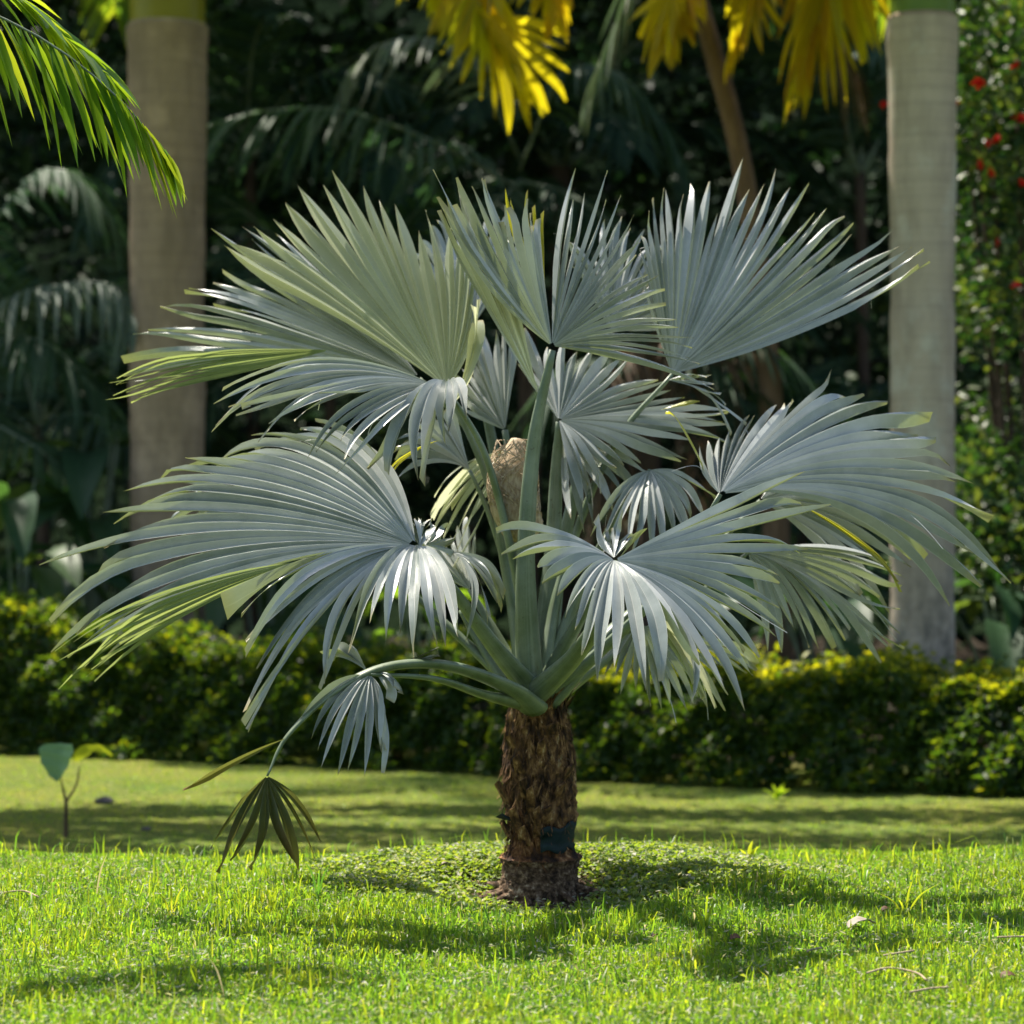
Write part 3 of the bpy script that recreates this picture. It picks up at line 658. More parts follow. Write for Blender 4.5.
# palm leaning in at the top left, close to the silver palm
x, y = W(-330, 0, 9.4)[:2]; z0 = gz(x, y)
t = empty('feather_palm', (x, y, z0), 'palm reaching in with one bright lime green frond at the top left corner', 'palm tree')
mb = MB(); tube(mb, [(x, y, z0 - .1), (x + .05, y, 1.8), (x + .1, y, 3.55)], [.12, .09, .08], 14); mb.build('trunk', M['bark'], t)
K = dict(rach=.010, width=.050)
frond_px(t, [(-305, 0, 9.4), (-190, -40, 9.35), (-70, -10, 9.3), (34, 34, 9.25), (112, 92, 9.2), (172, 160, 9.2)], 'limefrond', n=40, length=.44, grav=.16, down=.95, seed=101, side=.30, fwd=.25, tipfac=.62, prof=((0, .3, .6, .85, 1), (.9, 1.0, .95, .72, .34)), jit=.18, **K)
frond_px(t, [(-305, 0, 9.4), (-200, -70, 9.6), (-90, -62, 9.7), (0, -14, 9.7), (60, 34, 9.6), (110, 80, 9.5)], 'limefrond', n=30, length=.34, grav=.25, seed=102, side=.45, fwd=.9, **K)
for k in range(4):
    place_frond(t, 'royal_a', (x + .1, y, 3.5), 120 + k * 42, 0, 0, .7)

# ------------------------------------------------------------------ the silver fan palm
base = Vector((PALM[0], PALM[1], gz(*PALM) - .03))
palm = empty('fan_palm', base, 'large silver blue fan palm with a short shaggy trunk on the grass mound', 'palm tree')
rg = np.random.default_rng(11)
# trunk
mb = MB(); seg = 64; zt = CZ - (702 - 500) * D0 / F; zb = base.z
prof = [(0, .170), (.05, .166), (.12, .150), (.19, .150), (.225, .166), (.245, .136), (.29, .120), (.36, .122), (.42, .138), (.5, .137), (.68, .142), (.82, .130), (.93, .118), (1, .10)]
zs = np.linspace(0, 1, 90); a = np.linspace(0, 2 * math.pi, seg, endpoint=False); rows = []
for f in zs:
    rr = np.interp(f, *zip(*prof))
    bump = .006 * np.sin(a * 9 + f * 40) * np.sin(f * 55) + .006 * np.sin(a * 17 - f * 23) + rg.normal(0, .0032, seg)
    if f < .235: bump = .006 * np.sin(a * 26 + (int(f * 60) % 2) * 3.14) * abs(math.sin(f * 60 * math.pi)) + rg.normal(0, .003, seg)
    r_ = rr + bump
    rows.append(np.stack([base.x + r_ * np.cos(a) + .012 * math.sin(f * 4), base.y + r_ * np.sin(a), np.full(seg, zb + f * (zt - zb))], -1))
v = np.array(rows).reshape(-1, 3); idx = np.arange(len(v)).reshape(len(zs), seg)
q = np.stack([idx[:-1], np.roll(idx[:-1], -1, 1), np.roll(idx[1:], -1, 1), idx[1:]], -1)
nb = int(.235 * 89)
nm = int(.40 * 89); mb.add(v, q[nm:].reshape(-1, 4), m=0); mb.add(v, q[nb:nm].reshape(-1, 4), m=2); mb.add(v, q[:nb].reshape(-1, 4), m=1)
# shaggy leaf-base fibres: overlapping bent strips around the trunk
for k in range(900):
    f = rg.uniform(.24, 1.0); aa = rg.uniform(0, 2 * math.pi); rr = np.interp(f, *zip(*prof)) + .002
    L = rg.uniform(.03, .13); wd = rg.uniform(.003, .014); tl = rg.normal(0, .25); lift = rg.uniform(.004, .034)
    z = zb + f * (zt - zb); pts = []
    for s in (0, .5, 1):
        an = aa + tl * s * L / rr; ro = rr + lift * s ** 2; wdt = wd * (1 - .75 * s) / rr * .5
        pts += [(base.x + ro * math.cos(an - wdt), base.y + ro * math.sin(an - wdt), z + (.5 - s) * L), (base.x + ro * math.cos(an + wdt), base.y + ro * math.sin(an + wdt), z + (.5 - s) * L)]
    mb.add(pts, [(0, 1, 3, 2), (2, 3, 5, 4)], m=2 if f < .40 else 0)
trunk = mb.build('trunk', [M['trunk'], M['trunkbase'], M['trunkmid']], palm)
# cut leaf stubs on the trunk
for k, (aa, f, L, wd) in enumerate(((-2.6, .42, .10, .075), (-2.2, .36, .12, .06), (-1.75, .46, .13, .05), (-2.9, .33, .07, .07), (-1.35, .40, .09, .06), (-.7, .62, .07, .06), (-2.4, .78, .06, .06), (-1.2, .84, .06, .07), (-2.0, .30, .09, .06), (-1.6, .34, .15, .04), (-1.9, .52, .11, .05), (-2.7, .50, .10, .06), (-1.0, .52, .08, .06), (-2.1, .66, .08, .05), (-1.5, .74, .08, .05))):
    rr = np.interp(f, *zip(*prof)); m2 = MB(); z = zb + f * (zt - zb); up = np.array((0, 0, 1.0)); o = np.array((math.cos(aa), math.sin(aa), 0)); s = np.array((-o[1], o[0], 0))
    p = np.array((base.x, base.y, z)) + o * (rr - .012); tipv = o * L * .5 + up * L * (.8 if k != 0 else .15)
    th = .012
    vv = [p + s * wd / 2, p - s * wd / 2, p + tipv - s * wd * .28, p + tipv + s * wd * .2 + up * .015]
    vv += [x_ + o * th - up * th * .3 for x_ in vv]
    m2.add(vv, [(0, 1, 2, 3), (4, 7, 6, 5), (0, 4, 5, 1), (1, 5, 6, 2), (2, 6, 7, 3), (3, 7, 4, 0)]); m2.build('leaf_stub', M['tape'] if k in (0,) else M['trunk'], trunk, smooth=False)
# dark strip tied round the trunk
mb = MB(); an = np.linspace(-1.52, .9, 26); rowz = np.linspace(.27, .41, 7); vv = []
for j, f in enumerate(rowz):
    rr = np.interp(f, *zip(*prof)) + .021
    for i_, x_ in enumerate(an):
        w2 = rr + .003 * math.sin(i_ * 1.9 + j * 2.2) + .002 * math.sin(j * 5)
        vv.append((base.x + w2 * math.cos(x_), base.y + w2 * math.sin(x_), zb + (f + .012 * math.sin(i_ * .8) + (.02 * (an[i_] + .2) if j > 3 else 0)) * (zt - zb)))
idx = np.arange(len(vv)).reshape(7, 26); mb.add(vv, np.stack([idx[:-1, :-1], idx[:-1, 1:], idx[1:, 1:], idx[1:, :-1]], -1))
o = mb.build('tie_band', M['tape'], trunk); sm = o.modifiers.new('thick', 'SOLIDIFY'); sm.thickness = .006
# brown fibre pulled up between the stalk bases
mb = MB()
for k in range(170):
    aa = rg.uniform(0, 6.283); o = np.array((math.cos(aa), math.sin(aa), 0)); s_ = np.array((-o[1], o[0], 0)); z = zt + rg.uniform(-.07, .03); r0 = .112
    p = np.array((base.x, base.y, z)) + o * r0; L = rg.uniform(.03, .10); dr = np.array((0, 0, 1)) * L + o * L * rg.uniform(.1, .7) + s_ * L * rg.normal(0, .4); wd = rg.uniform(.003, .012)
    mb.add([p - s_ * wd, p + s_ * wd, p + dr * .55 - s_ * wd * .6 - o * .004, p + dr * .55 + s_ * wd * .6 - o * .004, p + dr, p + dr + s_ * .001], [(0, 1, 3, 2), (2, 3, 5, 4)])
mb.build('fibre_collar', M['trunk'], trunk)
# surface roots
mb = MB()
for aa, L in ((-2.75, .34), (-2.9, .30), (-2.5, .22), (-.3, .22), (-1.8, .14), (-.9, .18), (2.9, .25)):
    o = np.array((math.cos(aa), math.sin(aa))); pts = []
    for s in (0, .35, .7, 1):
        xx, yy = base.x + o[0] * (.11 + L * s), base.y + o[1] * (.11 + L * s); pts.append((xx, yy, gz(xx, yy) + .035 * (1 - s) - .004))
    tube(mb, pts, [.024, .016, .010, .004], 7, 0, 4)
mb.build('surface_roots', M['trunkbase'], palm)

def fan(mb, H, rays, n, split=.5, fold=.5, seed=0, droop=.10, jit=.05, m=0, mat2=None, lat=.35, twist=.3, v0=.02, rows=17, taper=1.95, gap=.84, wave=.045):
    n = max(1, round(n * .74)) if n > 6 else n
    r = np.random.default_rng(seed); h = W(*H)
    T = []; Bm = []
    for ry in rays:
        px, py, d = ry[:3]; b = ry[3] if len(ry) > 3 else (0, 0, 0)
        T.append(W(px, py, d)); mid = (np.array(H) + np.array((px, py, d))) / 2 + np.array(b); Bm.append(W(*mid))
    T = np.array(T); Bm = np.array(Bm)
    ch = np.linalg.norm(np.diff(T, axis=0), axis=1); ch = np.maximum(ch, .02); cum = np.concatenate([[0], np.cumsum(ch)])
    tr = np.arange(len(T))
    toidx = lambda u: np.interp(np.clip(u, 0, 1) * cum[-1], cum, tr)
    def Sf(u, v):
        t = toidx(u); te = catmull(T, t); me = catmull(Bm, t); v = v[:, None]
        return h * (1 - v) ** 2 + 2 * me * v * (1 - v) + te * v ** 2
    du = 1.0 / n
    bs = np.clip(split + (.03 if split > .45 else 0) + r.normal(0, .10, n + 1), .2, .76)
    wf, wp, wa = r.uniform(1.5, 3.2), r.uniform(0, 6.3), wave * r.uniform(.7, 1.3)
    def tapf(x): return np.where(x > 0, (gap - (gap - 1) * np.exp(-x * 14)) * (1 - x ** taper) + .012, 1.0)
    for k in range(n):
        uc = (k + .5) * du
        ln = 1 + r.normal(0, jit) - (r.uniform(.05, .22) if n > 8 and r.random() < .07 else 0)
        v = v0 + (1 - v0) * np.linspace(0, 1, rows) * ln
        x1 = np.clip((v / ln - bs[k]) / (1 - bs[k]), 0, 1); x2 = np.clip((v / ln - bs[k + 1]) / (1 - bs[k + 1]), 0, 1)
        x = np.minimum(x1, x2)
        t1, t2 = tapf(x1), tapf(x2)
        def edge(ub):
            # ridge shared by two neighbouring segments: same point for both of them until they part
            p = Sf(np.full(rows, ub), v); e_ = .25 * du
            ta = norm(np.gradient(p, axis=0)); tu = (Sf(np.full(rows, min(ub + e_, 1)), v) - Sf(np.full(rows, max(ub - e_, 0)), v))
            wl_ = np.linalg.norm(tu, axis=1, keepdims=True) / (2 * e_) * du if 0 < ub < 1 else np.linalg.norm(tu, axis=1, keepdims=True) / e_ * du
            n_ = norm(np.cross(ta, tu)); m_ = n_.mean(0)
            w_ = (wa * np.sin(ub * wf * 6.283 + wp + v * 1.5) * v ** 1.5)[:, None] * m_
            return p, n_, wl_, w_
        fold_k = fold * r.uniform(.75, 1.25); asym = r.normal(0, .10)
        cm, nn, wl, wv_ = edge(uc)
        B1, n1, wl1, w1 = edge(k * du); B2, n2, wl2, w2 = edge((k + 1) * du)
        F1 = Sf(uc - .5 * du * t1, v); F2 = Sf(uc + .5 * du * t2, v)
        amp = fold * 2.15 * .25
        e1 = F1 + n1 * amp * wl1 * t1[:, None] * (1 + .5 * x1[:, None]) + w1
        e2 = F2 + n2 * amp * wl2 * t2[:, None] * (1 + .5 * x2[:, None]) + w2
        wv = e2 - e1; tm = (.5 * (t1 + t2))[:, None]
        cm = cm - nn * fold_k * 2.15 * .25 * wl * tm + wv * asym * (tm > .1) + wv_
        wl = np.linalg.norm(wv, axis=1, keepdims=True)
        und = (np.sin(v * r.uniform(5, 9) + r.uniform(0, 6)) * r.uniform(.0, .02) * x)[:, None] * nn
        e1 = e1 + und; e2 = e2 + und; cm = cm + und
        # deeper folding narrows a free segment
        sq = 1 - .18 * x[:, None]
        c_ = (e1 + e2) / 2; e1 = c_ + (e1 - c_) * sq; e2 = c_ + (e2 - c_) * sq
        L = np.linalg.norm(cm[-1] - cm[0])
        off = np.zeros((rows, 3)); off[:, 2] = -droop * L * x ** 2 * abs(r.normal(1, .5))
        off += (norm(wv.mean(0)) * r.normal(0, lat * .1) + nn.mean(0) * r.normal(0, lat * .13))[None] * L * (x ** 2)[:, None]
        if r.random() < .24:                                           # a curled tip
            off += (nn.mean(0) * r.choice((-1, 1)) * .065 * L)[None] * np.clip((x - .55) / .45, 0, 1)[:, None] ** 2
        tw = r.normal(0, twist) * x[:, None] * wl
        e1 = e1 + off + nn * tw; e2 = e2 + off - nn * tw; cm = cm + off
        if n > 12 and r.random() < .11:
            j = int(np.argmax(x > .05)); p = e1[j]; Lt = r.uniform(.06, .2); dv = norm(norm(cm[-1] - cm[0]) + r.normal(0, .5, 3)); tq = np.linspace(0, 1, 7)
            cv = p + np.outer(tq, dv) * Lt + np.outer(tq ** 2, r.normal(0, .05, 3) - (0, 0, .06)); sw = norm(wv[j]) * .0016
            i_ = np.arange(6)[:, None] * 2
            mb.add(np.stack([cv - sw, cv + sw], 1).reshape(-1, 3), i_ + [0, 1, 3, 2], uv=np.tile([[k + .98, .9]], (14, 1)), m=m)
        vv = np.stack([e1, cm, cm, e2], 1).reshape(-1, 3)
        i = np.arange(rows - 1)[:, None] * 4
        q = np.concatenate([i + [0, 1, 5, 4], i + [2, 3, 7, 6]])
        uv = np.stack([np.tile([k + .001, k + .5, k + .5, k + .999], rows), np.repeat(v / ln, 4)], -1)
        mb.add(vv, q, uv=uv, m=m)

for g_ in GOLD:
    t = YPALM; gold(*g_)
M['fold'] = fan_mat('green_fold', (.12, .18, .07), (.19, .26, .12), (.46, .56, .16), .38, .38, edge=(.6, .62, .36))
FM = [M['silver'], M['lime'], M['sunlitseg'], M['fold']]
def leaf(fans, petiole=None, rad=None, mats=None, label=None, pm='petiole', flat=.7, hastula=True):
    mb = MB()
    for f in fans:
        kw = dict(f[3]) if len(f) > 3 else {}
        fan(mb, f[0], f[1], f[2], **kw)
    o = mb.build('frond', mats or FM, palm)
    if label: o['label'] = label
    if petiole:
        rad = [rad[0] * 1.25] + list(rad[1:])
        m2 = MB(); tube(m2, [W(*p) for p in petiole], rad, 14, 0, 7, flat=flat, groove=.35)
        m2.build('petiole', M[pm], o)
    return o
BASE = (535, 700, 10.0)
# A upper left, light shining through
leaf([((447, 388, 10.15), [(226, 264, 10.55, (6, -14, 0)), (236, 240, 10.6, (4, -12, 0)), (258, 221, 10.62, (2, -12, 0)), (290, 198, 10.65), (327, 184, 10.65), (360, 188, 10.62), (395, 203, 10.55), (431, 209, 10.5, (6, 0, 0)), (464, 240, 10.45, (10, 0, 0)), (479, 298, 10.35, (16, 6, 0))], 25, dict(split=.66, fold=.55, seed=1, droop=.0, m=1, lat=.15, twist=.15, jit=.025, gap=.97)),
      ((452, 405, 10.05), [(470, 330, 10.1, (10, 0, -.05)), (479, 302, 10.1, (14, 0, -.05)), (482, 320, 10.12, (18, 10, -.05))], 4, dict(split=.85, fold=.3, seed=2, m=1, droop=0))],
     [(528, 690, 10.05), (512, 600, 10.15), (488, 480, 10.2), (447, 388, 10.15)], [.055, .035, .026, .016], label='broad cream green leaf with sunlight coming through it')
# B upper left, blue behind
leaf([((420, 378, 10.5), [(128, 362, 10.7, (0, -18, 0)), (133, 340, 10.75, (0, -16, 0)), (150, 306, 10.8, (0, -14, 0)), (175, 281, 10.85, (0, -12, 0)), (205, 262, 10.9, (0, -10, 0)), (238, 243, 10.9), (265, 224, 10.9), (300, 215, 10.9)], 24, dict(split=.6, fold=.5, seed=3, droop=.02, lat=.2)),
      ((330, 350, 10.3), [(124, 358, 10.3, (0, -8, 0)), (123, 370, 10.28, (0, -6, 0)), (124, 384, 10.26, (0, -2, 0)), (131, 398, 10.22, (0, 4, 0))], 16, dict(split=.5, fold=.6, seed=4, droop=.02, m=3, lat=.25, wave=.012))],
     [(530, 690, 10.1), (515, 580, 10.35), (480, 450, 10.5), (420, 378, 10.5)], [.05, .03, .022, .014])
# C middle left with drooping collar
leaf([((440, 388, 9.85), [(218, 376, 9.5, (0, -52, 0)), (216, 388, 9.45, (5, -50, 0)), (224, 414, 9.42, (10, -46, 0)), (262, 410, 9.4, (15, -40, 0)), (280, 428, 9.4, (15, -38, 0)), (325, 440, 9.4, (15, -34, 0)), (348, 462, 9.42, (15, -30, 0))], 21, dict(split=.6, fold=.55, seed=5, droop=.06, lat=.5)),
      ((447, 385, 9.8), [(375, 482, 9.6, (0, -60, 0)), (392, 462, 9.55, (0, -60, 0)), (417, 452, 9.52, (0, -55, 0)), (436, 442, 9.5, (2, -50, 0)), (452, 428, 9.5, (6, -40, 0)), (470, 408, 9.55, (10, -30, 0))], 10, dict(split=.7, fold=.8, seed=6, droop=.08, lat=.5)),
      ((440, 440, 9.9), [(386, 468, 9.85, (0, -8, 0)), (388, 474, 9.85, (0, -8, 0))], 2, dict(split=.8, seed=7, m=2))],
     [(532, 690, 9.95), (520, 590, 9.9), (488, 460, 9.85), (447, 388, 9.83)], [.05, .032, .024, .015])
# D the large left leaf
leaf([((416, 546, 9.45), [(330, 432, 9.95, (30, -40, .05)), (262, 430, 9.95, (12, -76, .05)), (199, 453, 9.9, (0, -66, .05)), (143, 483, 9.85, (-4, -54, 0)), (107, 511, 9.8, (-6, -46, 0)), (74, 557, 9.7, (-10, -42, 0)), (60, 600, 9.6, (-16, -46, 0)), (63, 645, 9.5, (-22, -56, 0)), (90, 668, 9.4, (-24, -66, 0))], 31, dict(split=.58, fold=.5, seed=8, droop=.03, lat=.3)),
      ((300, 562, 9.25), [(62, 632, 9.42, (10, -26, 0)), (66, 652, 9.38, (10, -24, 0)), (86, 668, 9.35, (14, -22, 0)), (120, 655, 9.3, (14, -18, 0))], 15, dict(split=.5, fold=.5, seed=9, m=3, droop=.02, wave=.015)),
      ((416, 546, 9.44), [(215, 606, 9.1, (-6, -44, 0)), (238, 613, 9.05, (-2, -44, 0)), (244, 634, 9.0, (0, -46, 0)), (248, 680, 8.98, (6, -60, 0)), (273, 692, 8.96, (8, -60, 0)), (311, 655, 8.95, (8, -48, 0))], 14, dict(split=.5, fold=.5, seed=10, droop=.08, lat=.7, twist=.5)),
      ((416, 546, 9.42), [(352, 614, 8.95, (-4, -44, 0)), (366, 628, 8.92, (-2, -46, 0)), (395, 638, 8.9, (0, -48, 0)), (432, 636, 8.9, (4, -46, 0)), (463, 618, 8.93, (8, -40, 0))], 11, dict(split=.72, fold=.5, seed=11, droop=.03, lat=.3)),
      ((420, 548, 9.5), [(405, 512, 9.6), (414, 518, 9.6), (424, 512, 9.6), (432, 528, 9.6)], 6, dict(split=.4, seed=12)),
      ((425, 545, 9.6), [(425, 512, 9.7, (10, 0, 0)), (448, 535, 9.7, (10, 0, 0)), (456, 560, 9.7, (8, 0, 0))], 4, dict(split=.8, seed=13, m=0)),
      ((452, 552, 9.7), [(478, 606, 9.5, (10, -20, 0)), (486, 614, 9.5, (10, -20, 0)), (500, 600, 9.55, (10, -20, 0)), (508, 585, 9.6, (6, -16, 0))], 6, dict(split=.4, seed=14, lat=.8))],
     [(533, 690, 9.85), (490, 640, 9.65), (450, 585, 9.55), (416, 546, 9.45)], [.052, .040, .026, .014], label='largest leaf on the left, silver with hanging front lobes')
# E the front right leaf
leaf([((614, 560, 8.95), [(500, 524, 9.2, (8, -16, 0)), (502, 540, 9.12, (6, -20, 0)), (553, 582, 8.85, (0, -24, 0)), (576, 620, 8.72, (0, -30, 0)), (594, 656, 8.62, (2, -38, 0)), (634, 684, 8.55, (6, -46, 0)), (675, 682, 8.55, (12, -44, 0)), (712, 716, 8.58, (14, -44, 0)), (736, 700, 8.65, (12, -36, 0)), (757, 664, 8.75, (8, -28, 0)), (776, 648, 8.85, (6, -22, 0)), (787, 610, 8.98, (4, -18, 0)), (800, 568, 9.15, (0, -14, 0)), (806, 516, 9.35, (-6, -8, 0)), (778, 486, 9.5, (-4, -4, 0))], 40, dict(split=.52, fold=.5, seed=15, droop=.03, lat=.3)),
      ((614, 558, 9.0), [(588, 520, 9.2, (-2, 4, 0)), (604, 528, 9.2), (622, 520, 9.2), (646, 527, 9.25)], 8, dict(split=.35, seed=16, lat=.6)),
      ((640, 600, 9.0), [(690, 640, 8.95), (700, 690, 8.95), (730, 690, 8.98)], 5, dict(split=.5, seed=17, m=1))],
     [(532, 695, 9.85), (575, 655, 9.6), (604, 610, 9.25), (614, 562, 8.97)], [.055, .042, .03, .016], label='large leaf arching towards the viewer on the right, silver and shiny')
# F the right leaf
leaf([((720, 494, 9.75), [(694, 462, 9.9, (-4, 0, 0)), (712, 440, 10.0, (-6, 0, 0)), (763, 396, 10.25, (-6, -2, 0)), (790, 392, 10.3, (-6, -6, 0)), (822, 382, 10.3, (-8, -10, 0)), (858, 381, 10.3, (-10, -16, 0)), (886, 388, 10.28, (-10, -22, 0)), (912, 415, 10.2, (-8, -26, 0)), (942, 436, 10.1, (-6, -32, 0)), (962, 456, 10.0, (-2, -38, 0)), (978, 491, 9.9, (4, -46, 0)), (981, 538, 9.8, (12, -58, 0)), (971, 580, 9.7, (18, -68, 0)), (944, 603, 9.65, (20, -74, 0))], 34, dict(split=.58, fold=.55, seed=18, droop=.02, lat=.35)),
      ((800, 505, 9.6), [(899, 574, 9.6, (4, -14, 0)), (903, 583, 9.6, (0, -10, 0))], 2, dict(split=.9, seed=19, m=2, fold=.3)),
      ((712, 490, 9.8), [(662, 404, 9.95, (6, -6, 0)), (668, 402, 9.95, (8, -4, 0))], 1, dict(split=.7, seed=20, m=2, fold=.3))],
     [(545, 695, 9.95), (600, 650, 9.85), (670, 580, 9.8), (720, 494, 9.75)], [.05, .038, .026, .014])
# G lower right, behind
leaf([((748, 552, 10.15), [(895, 556, 10.3, (0, -20, 0)), (898, 580, 10.3, (0, -22, 0)), (897, 606, 10.25, (0, -24, 0)), (893, 633, 10.2, (2, -28, 0)), (889, 660, 10.15, (4, -34, 0)), (864, 652, 10.1, (6, -36, 0)), (838, 645, 10.1, (6, -36, 0)), (820, 652, 10.08, (6, -38, 0)), (803, 646, 10.08, (4, -30, 0)), (780, 655, 10.1, (2, -30, 0)), (765, 650, 10.1)], 24, dict(split=.55, fold=.55, seed=21, droop=.03, lat=.35))],
     [(552, 697, 10.05), (610, 655, 10.1), (690, 600, 10.15), (748, 552, 10.15)], [.046, .034, .024, .013])
# H top centre
leaf([((552, 346, 9.75), [(430, 212, 9.5, (-2, 22, 0)), (441, 189, 9.55, (-2, 22, 0)), (462, 193, 9.6, (-2, 18, 0)), (484, 190, 9.65, (-4, 12, 0)), (504, 196, 9.7, (-6, 8, 0)), (524, 204, 9.8, (-4, 4, 0)), (542, 208, 9.9)], 19, dict(split=.62, fold=.55, seed=22, droop=.0, lat=.2)),
      ((552, 346, 9.75), [(556, 182, 9.95, (-2, 0, 0)), (580, 178, 9.95), (600, 186, 9.92), (624, 205, 9.88), (642, 232, 9.84, (0, -6, 0)), (648, 258, 9.8, (0, -8, 0)), (658, 292, 9.76, (0, -10, 0)), (672, 322, 9.72, (0, -14, 0)), (694, 346, 9.68, (0, -16, 0)), (706, 372, 9.66, (0, -18, 0)), (702, 388, 9.65, (0, -10, 0))], 30, dict(split=.42, fold=.7, seed=23, droop=.0, lat=.35, gap=.75)),
      ((538, 392, 9.8), [(434, 214, 9.62, (2, 14, 0)), (446, 200, 9.64, (2, 14, 0)), (470, 205, 9.66, (0, 14, 0)), (500, 220, 9.7, (0, 10, 0))], 8, dict(split=.8, fold=.4, seed=24, droop=0)),
      ((545, 330, 9.9), [(500, 200, 9.95), (520, 205, 9.95), (545, 208, 9.97)], 5, dict(split=.6, seed=25, m=2, droop=0))],
     [(527, 690, 9.85), (524, 560, 9.8), (533, 440, 9.78), (552, 350, 9.76)], [.075, .06, .045, .022], label='topmost leaf in the middle, facing the viewer')
# I upper right
leaf([((672, 374, 10.3), [(634, 268, 10.4), (645, 225, 10.45), (660, 200, 10.5), (684, 183, 10.55), (712, 178, 10.6, (4, 0, 0)), (735, 169, 10.62, (6, 0, 0)), (760, 172, 10.62, (6, 4, 0)), (788, 181, 10.6, (6, 6, 0)), (812, 188, 10.58, (4, 8, 0)), (832, 200, 10.55, (2, 10, 0)), (864, 210, 10.5, (0, 12, 0)), (894, 228, 10.45, (-4, 14, 0)), (912, 248, 10.4, (-6, 16, 0)), (920, 268, 10.35, (-8, 18, 0)), (912, 284, 10.3, (-8, 16, 0))], 38, dict(split=.64, fold=.5, seed=26, droop=.0, lat=.2, jit=.035))],
     [(540, 690, 10.1), (560, 580, 10.25), (610, 450, 10.3), (672, 374, 10.3)], [.05, .034, .026, .014])
# J centre back, facing us
leaf([((559, 420, 10.3), [(506, 352, 10.55), (526, 340, 10.55), (552, 338, 10.55), (590, 342, 10.55), (625, 350, 10.52), (656, 364, 10.5), (690, 385, 10.45), (716, 406, 10.4), (736, 424, 10.35, (0, -14, 0)), (694, 448, 10.25, (0, -14, 0)), (668, 463, 10.2, (0, -14, 0)), (640, 472, 10.15, (0, -12, 0)), (612, 482, 10.12, (0, -12, 0)), (592, 480, 10.1, (0, -10, 0)), (572, 505, 10.1)], 38, dict(split=.55, fold=.6, seed=27, droop=.02, lat=.4)),
      ((562, 425, 10.4), [(560, 520, 10.2), (590, 510, 10.2), (625, 490, 10.22), (650, 470, 10.3)], 10, dict(split=.6, seed=28, droop=.1)),
      ((660, 410, 10.2), [(700, 396, 10.15), (704, 402, 10.15)], 1, dict(split=.6, seed=29, m=2, fold=.3)),
      ((668, 380, 10.2), [(704, 366, 10.15), (712, 374, 10.15), (722, 392, 10.15), (735, 420, 10.15, (0, -20, 0))], 9, dict(split=.2, seed=30, lat=1.2))],
     [(540, 690, 10.15), (552, 560, 10.3), (556, 480, 10.35), (559, 422, 10.31)], [.05, .036, .028, .014])
# K centre left back
leaf([((505, 430, 10.55), [(455, 410, 10.6), (460, 365, 10.7), (478, 328, 10.75), (500, 316, 10.75), (520, 330, 10.7)], 14, dict(split=.65, fold=.5, seed=31, droop=0)),
      ((512, 450, 10.45), [(436, 486, 10.4, (0, -16, 0)), (436, 505, 10.35, (0, -16, 0)), (440, 524, 10.3, (2, -16, 0)), (458, 536, 10.28, (4, -16, 0)), (472, 545, 10.28)], 15, dict(split=.35, fold=.5, seed=32, m=1, lat=.6))],
     [(532, 690, 10.2), (522, 580, 10.4), (512, 480, 10.5), (505, 430, 10.55)], [.045, .03, .022, .013])
# M small low left leaf on its curved stalk
leaf([((370, 675, 9.15), [(298, 714, 9.05, (0, -24, 0)), (316, 745, 9.0, (0, -28, 0)), (338, 764, 8.98, (2, -30, 0)), (354, 778, 8.97, (4, -30, 0)), (368, 782, 8.97, (6, -26, 0)), (383, 778, 8.98, (8, -24, 0)), (386, 730, 9.0, (10, -16, 0))], 15, dict(split=.5, fold=.6, seed=33, droop=.02, lat=.4)),
      ((368, 672, 9.2), [(322, 655, 9.25, (0, -10, 0)), (330, 648, 9.25, (0, -10, 0)), (352, 645, 9.25)], 4, dict(split=.7, seed=34)),
      ((372, 672, 9.2), [(394, 694, 9.1, (8, -10, 0)), (400, 684, 9.1, (8, -8, 0)), (388, 705, 9.1, (6, -10, 0))], 3, dict(split=.4, seed=35)),
      ((372, 668, 9.25), [(437, 640, 9.3, (0, 12, 0)), (438, 649, 9.3, (0, 8, 0)), (432, 655, 9.3, (0, 6, 0))], 3, dict(split=.25, seed=36))],
     [(525, 702, 9.8), (485, 694, 9.55), (434, 678, 9.3), (370, 674, 9.15)], [.042, .03, .02, .011], label='small silver leaf hanging below the lower left stalk')
# broken brown leaf hanging at the end of the lowest stalk
leaf([((267, 776, 9.0), [(218, 838, 8.95, (-4, -10, 0)), (216, 861, 8.92, (-4, -12, 0)), (234, 862, 8.9), (256, 862, 8.88), (276, 860, 8.88), (296, 862, 8.9), (315, 866, 8.92, (4, -12, 0)), (323, 829, 8.95, (6, -12, 0))], 11, dict(split=.36, fold=.8, seed=37, droop=.03, lat=.9, twist=.7, gap=.80, wave=.03)),
      ((287, 738, 9.02), [(182, 789, 8.98, (0, -10, 0)), (185, 795, 8.98, (0, -4, 0))], 1, dict(split=.75, fold=.4, seed=38, droop=0, jit=0))],
     [(533, 705, 9.8), (505, 684, 9.6), (444, 664, 9.35), (383, 667, 9.2), (333, 692, 9.1), (287, 736, 9.03), (267, 776, 9.0)], [.055, .046, .034, .028, .020, .012, .006], mats=[M['dry'], M['lime'], M['sunlitseg']], label='broken brown leaf hanging from the lowest curved stalk on the left')
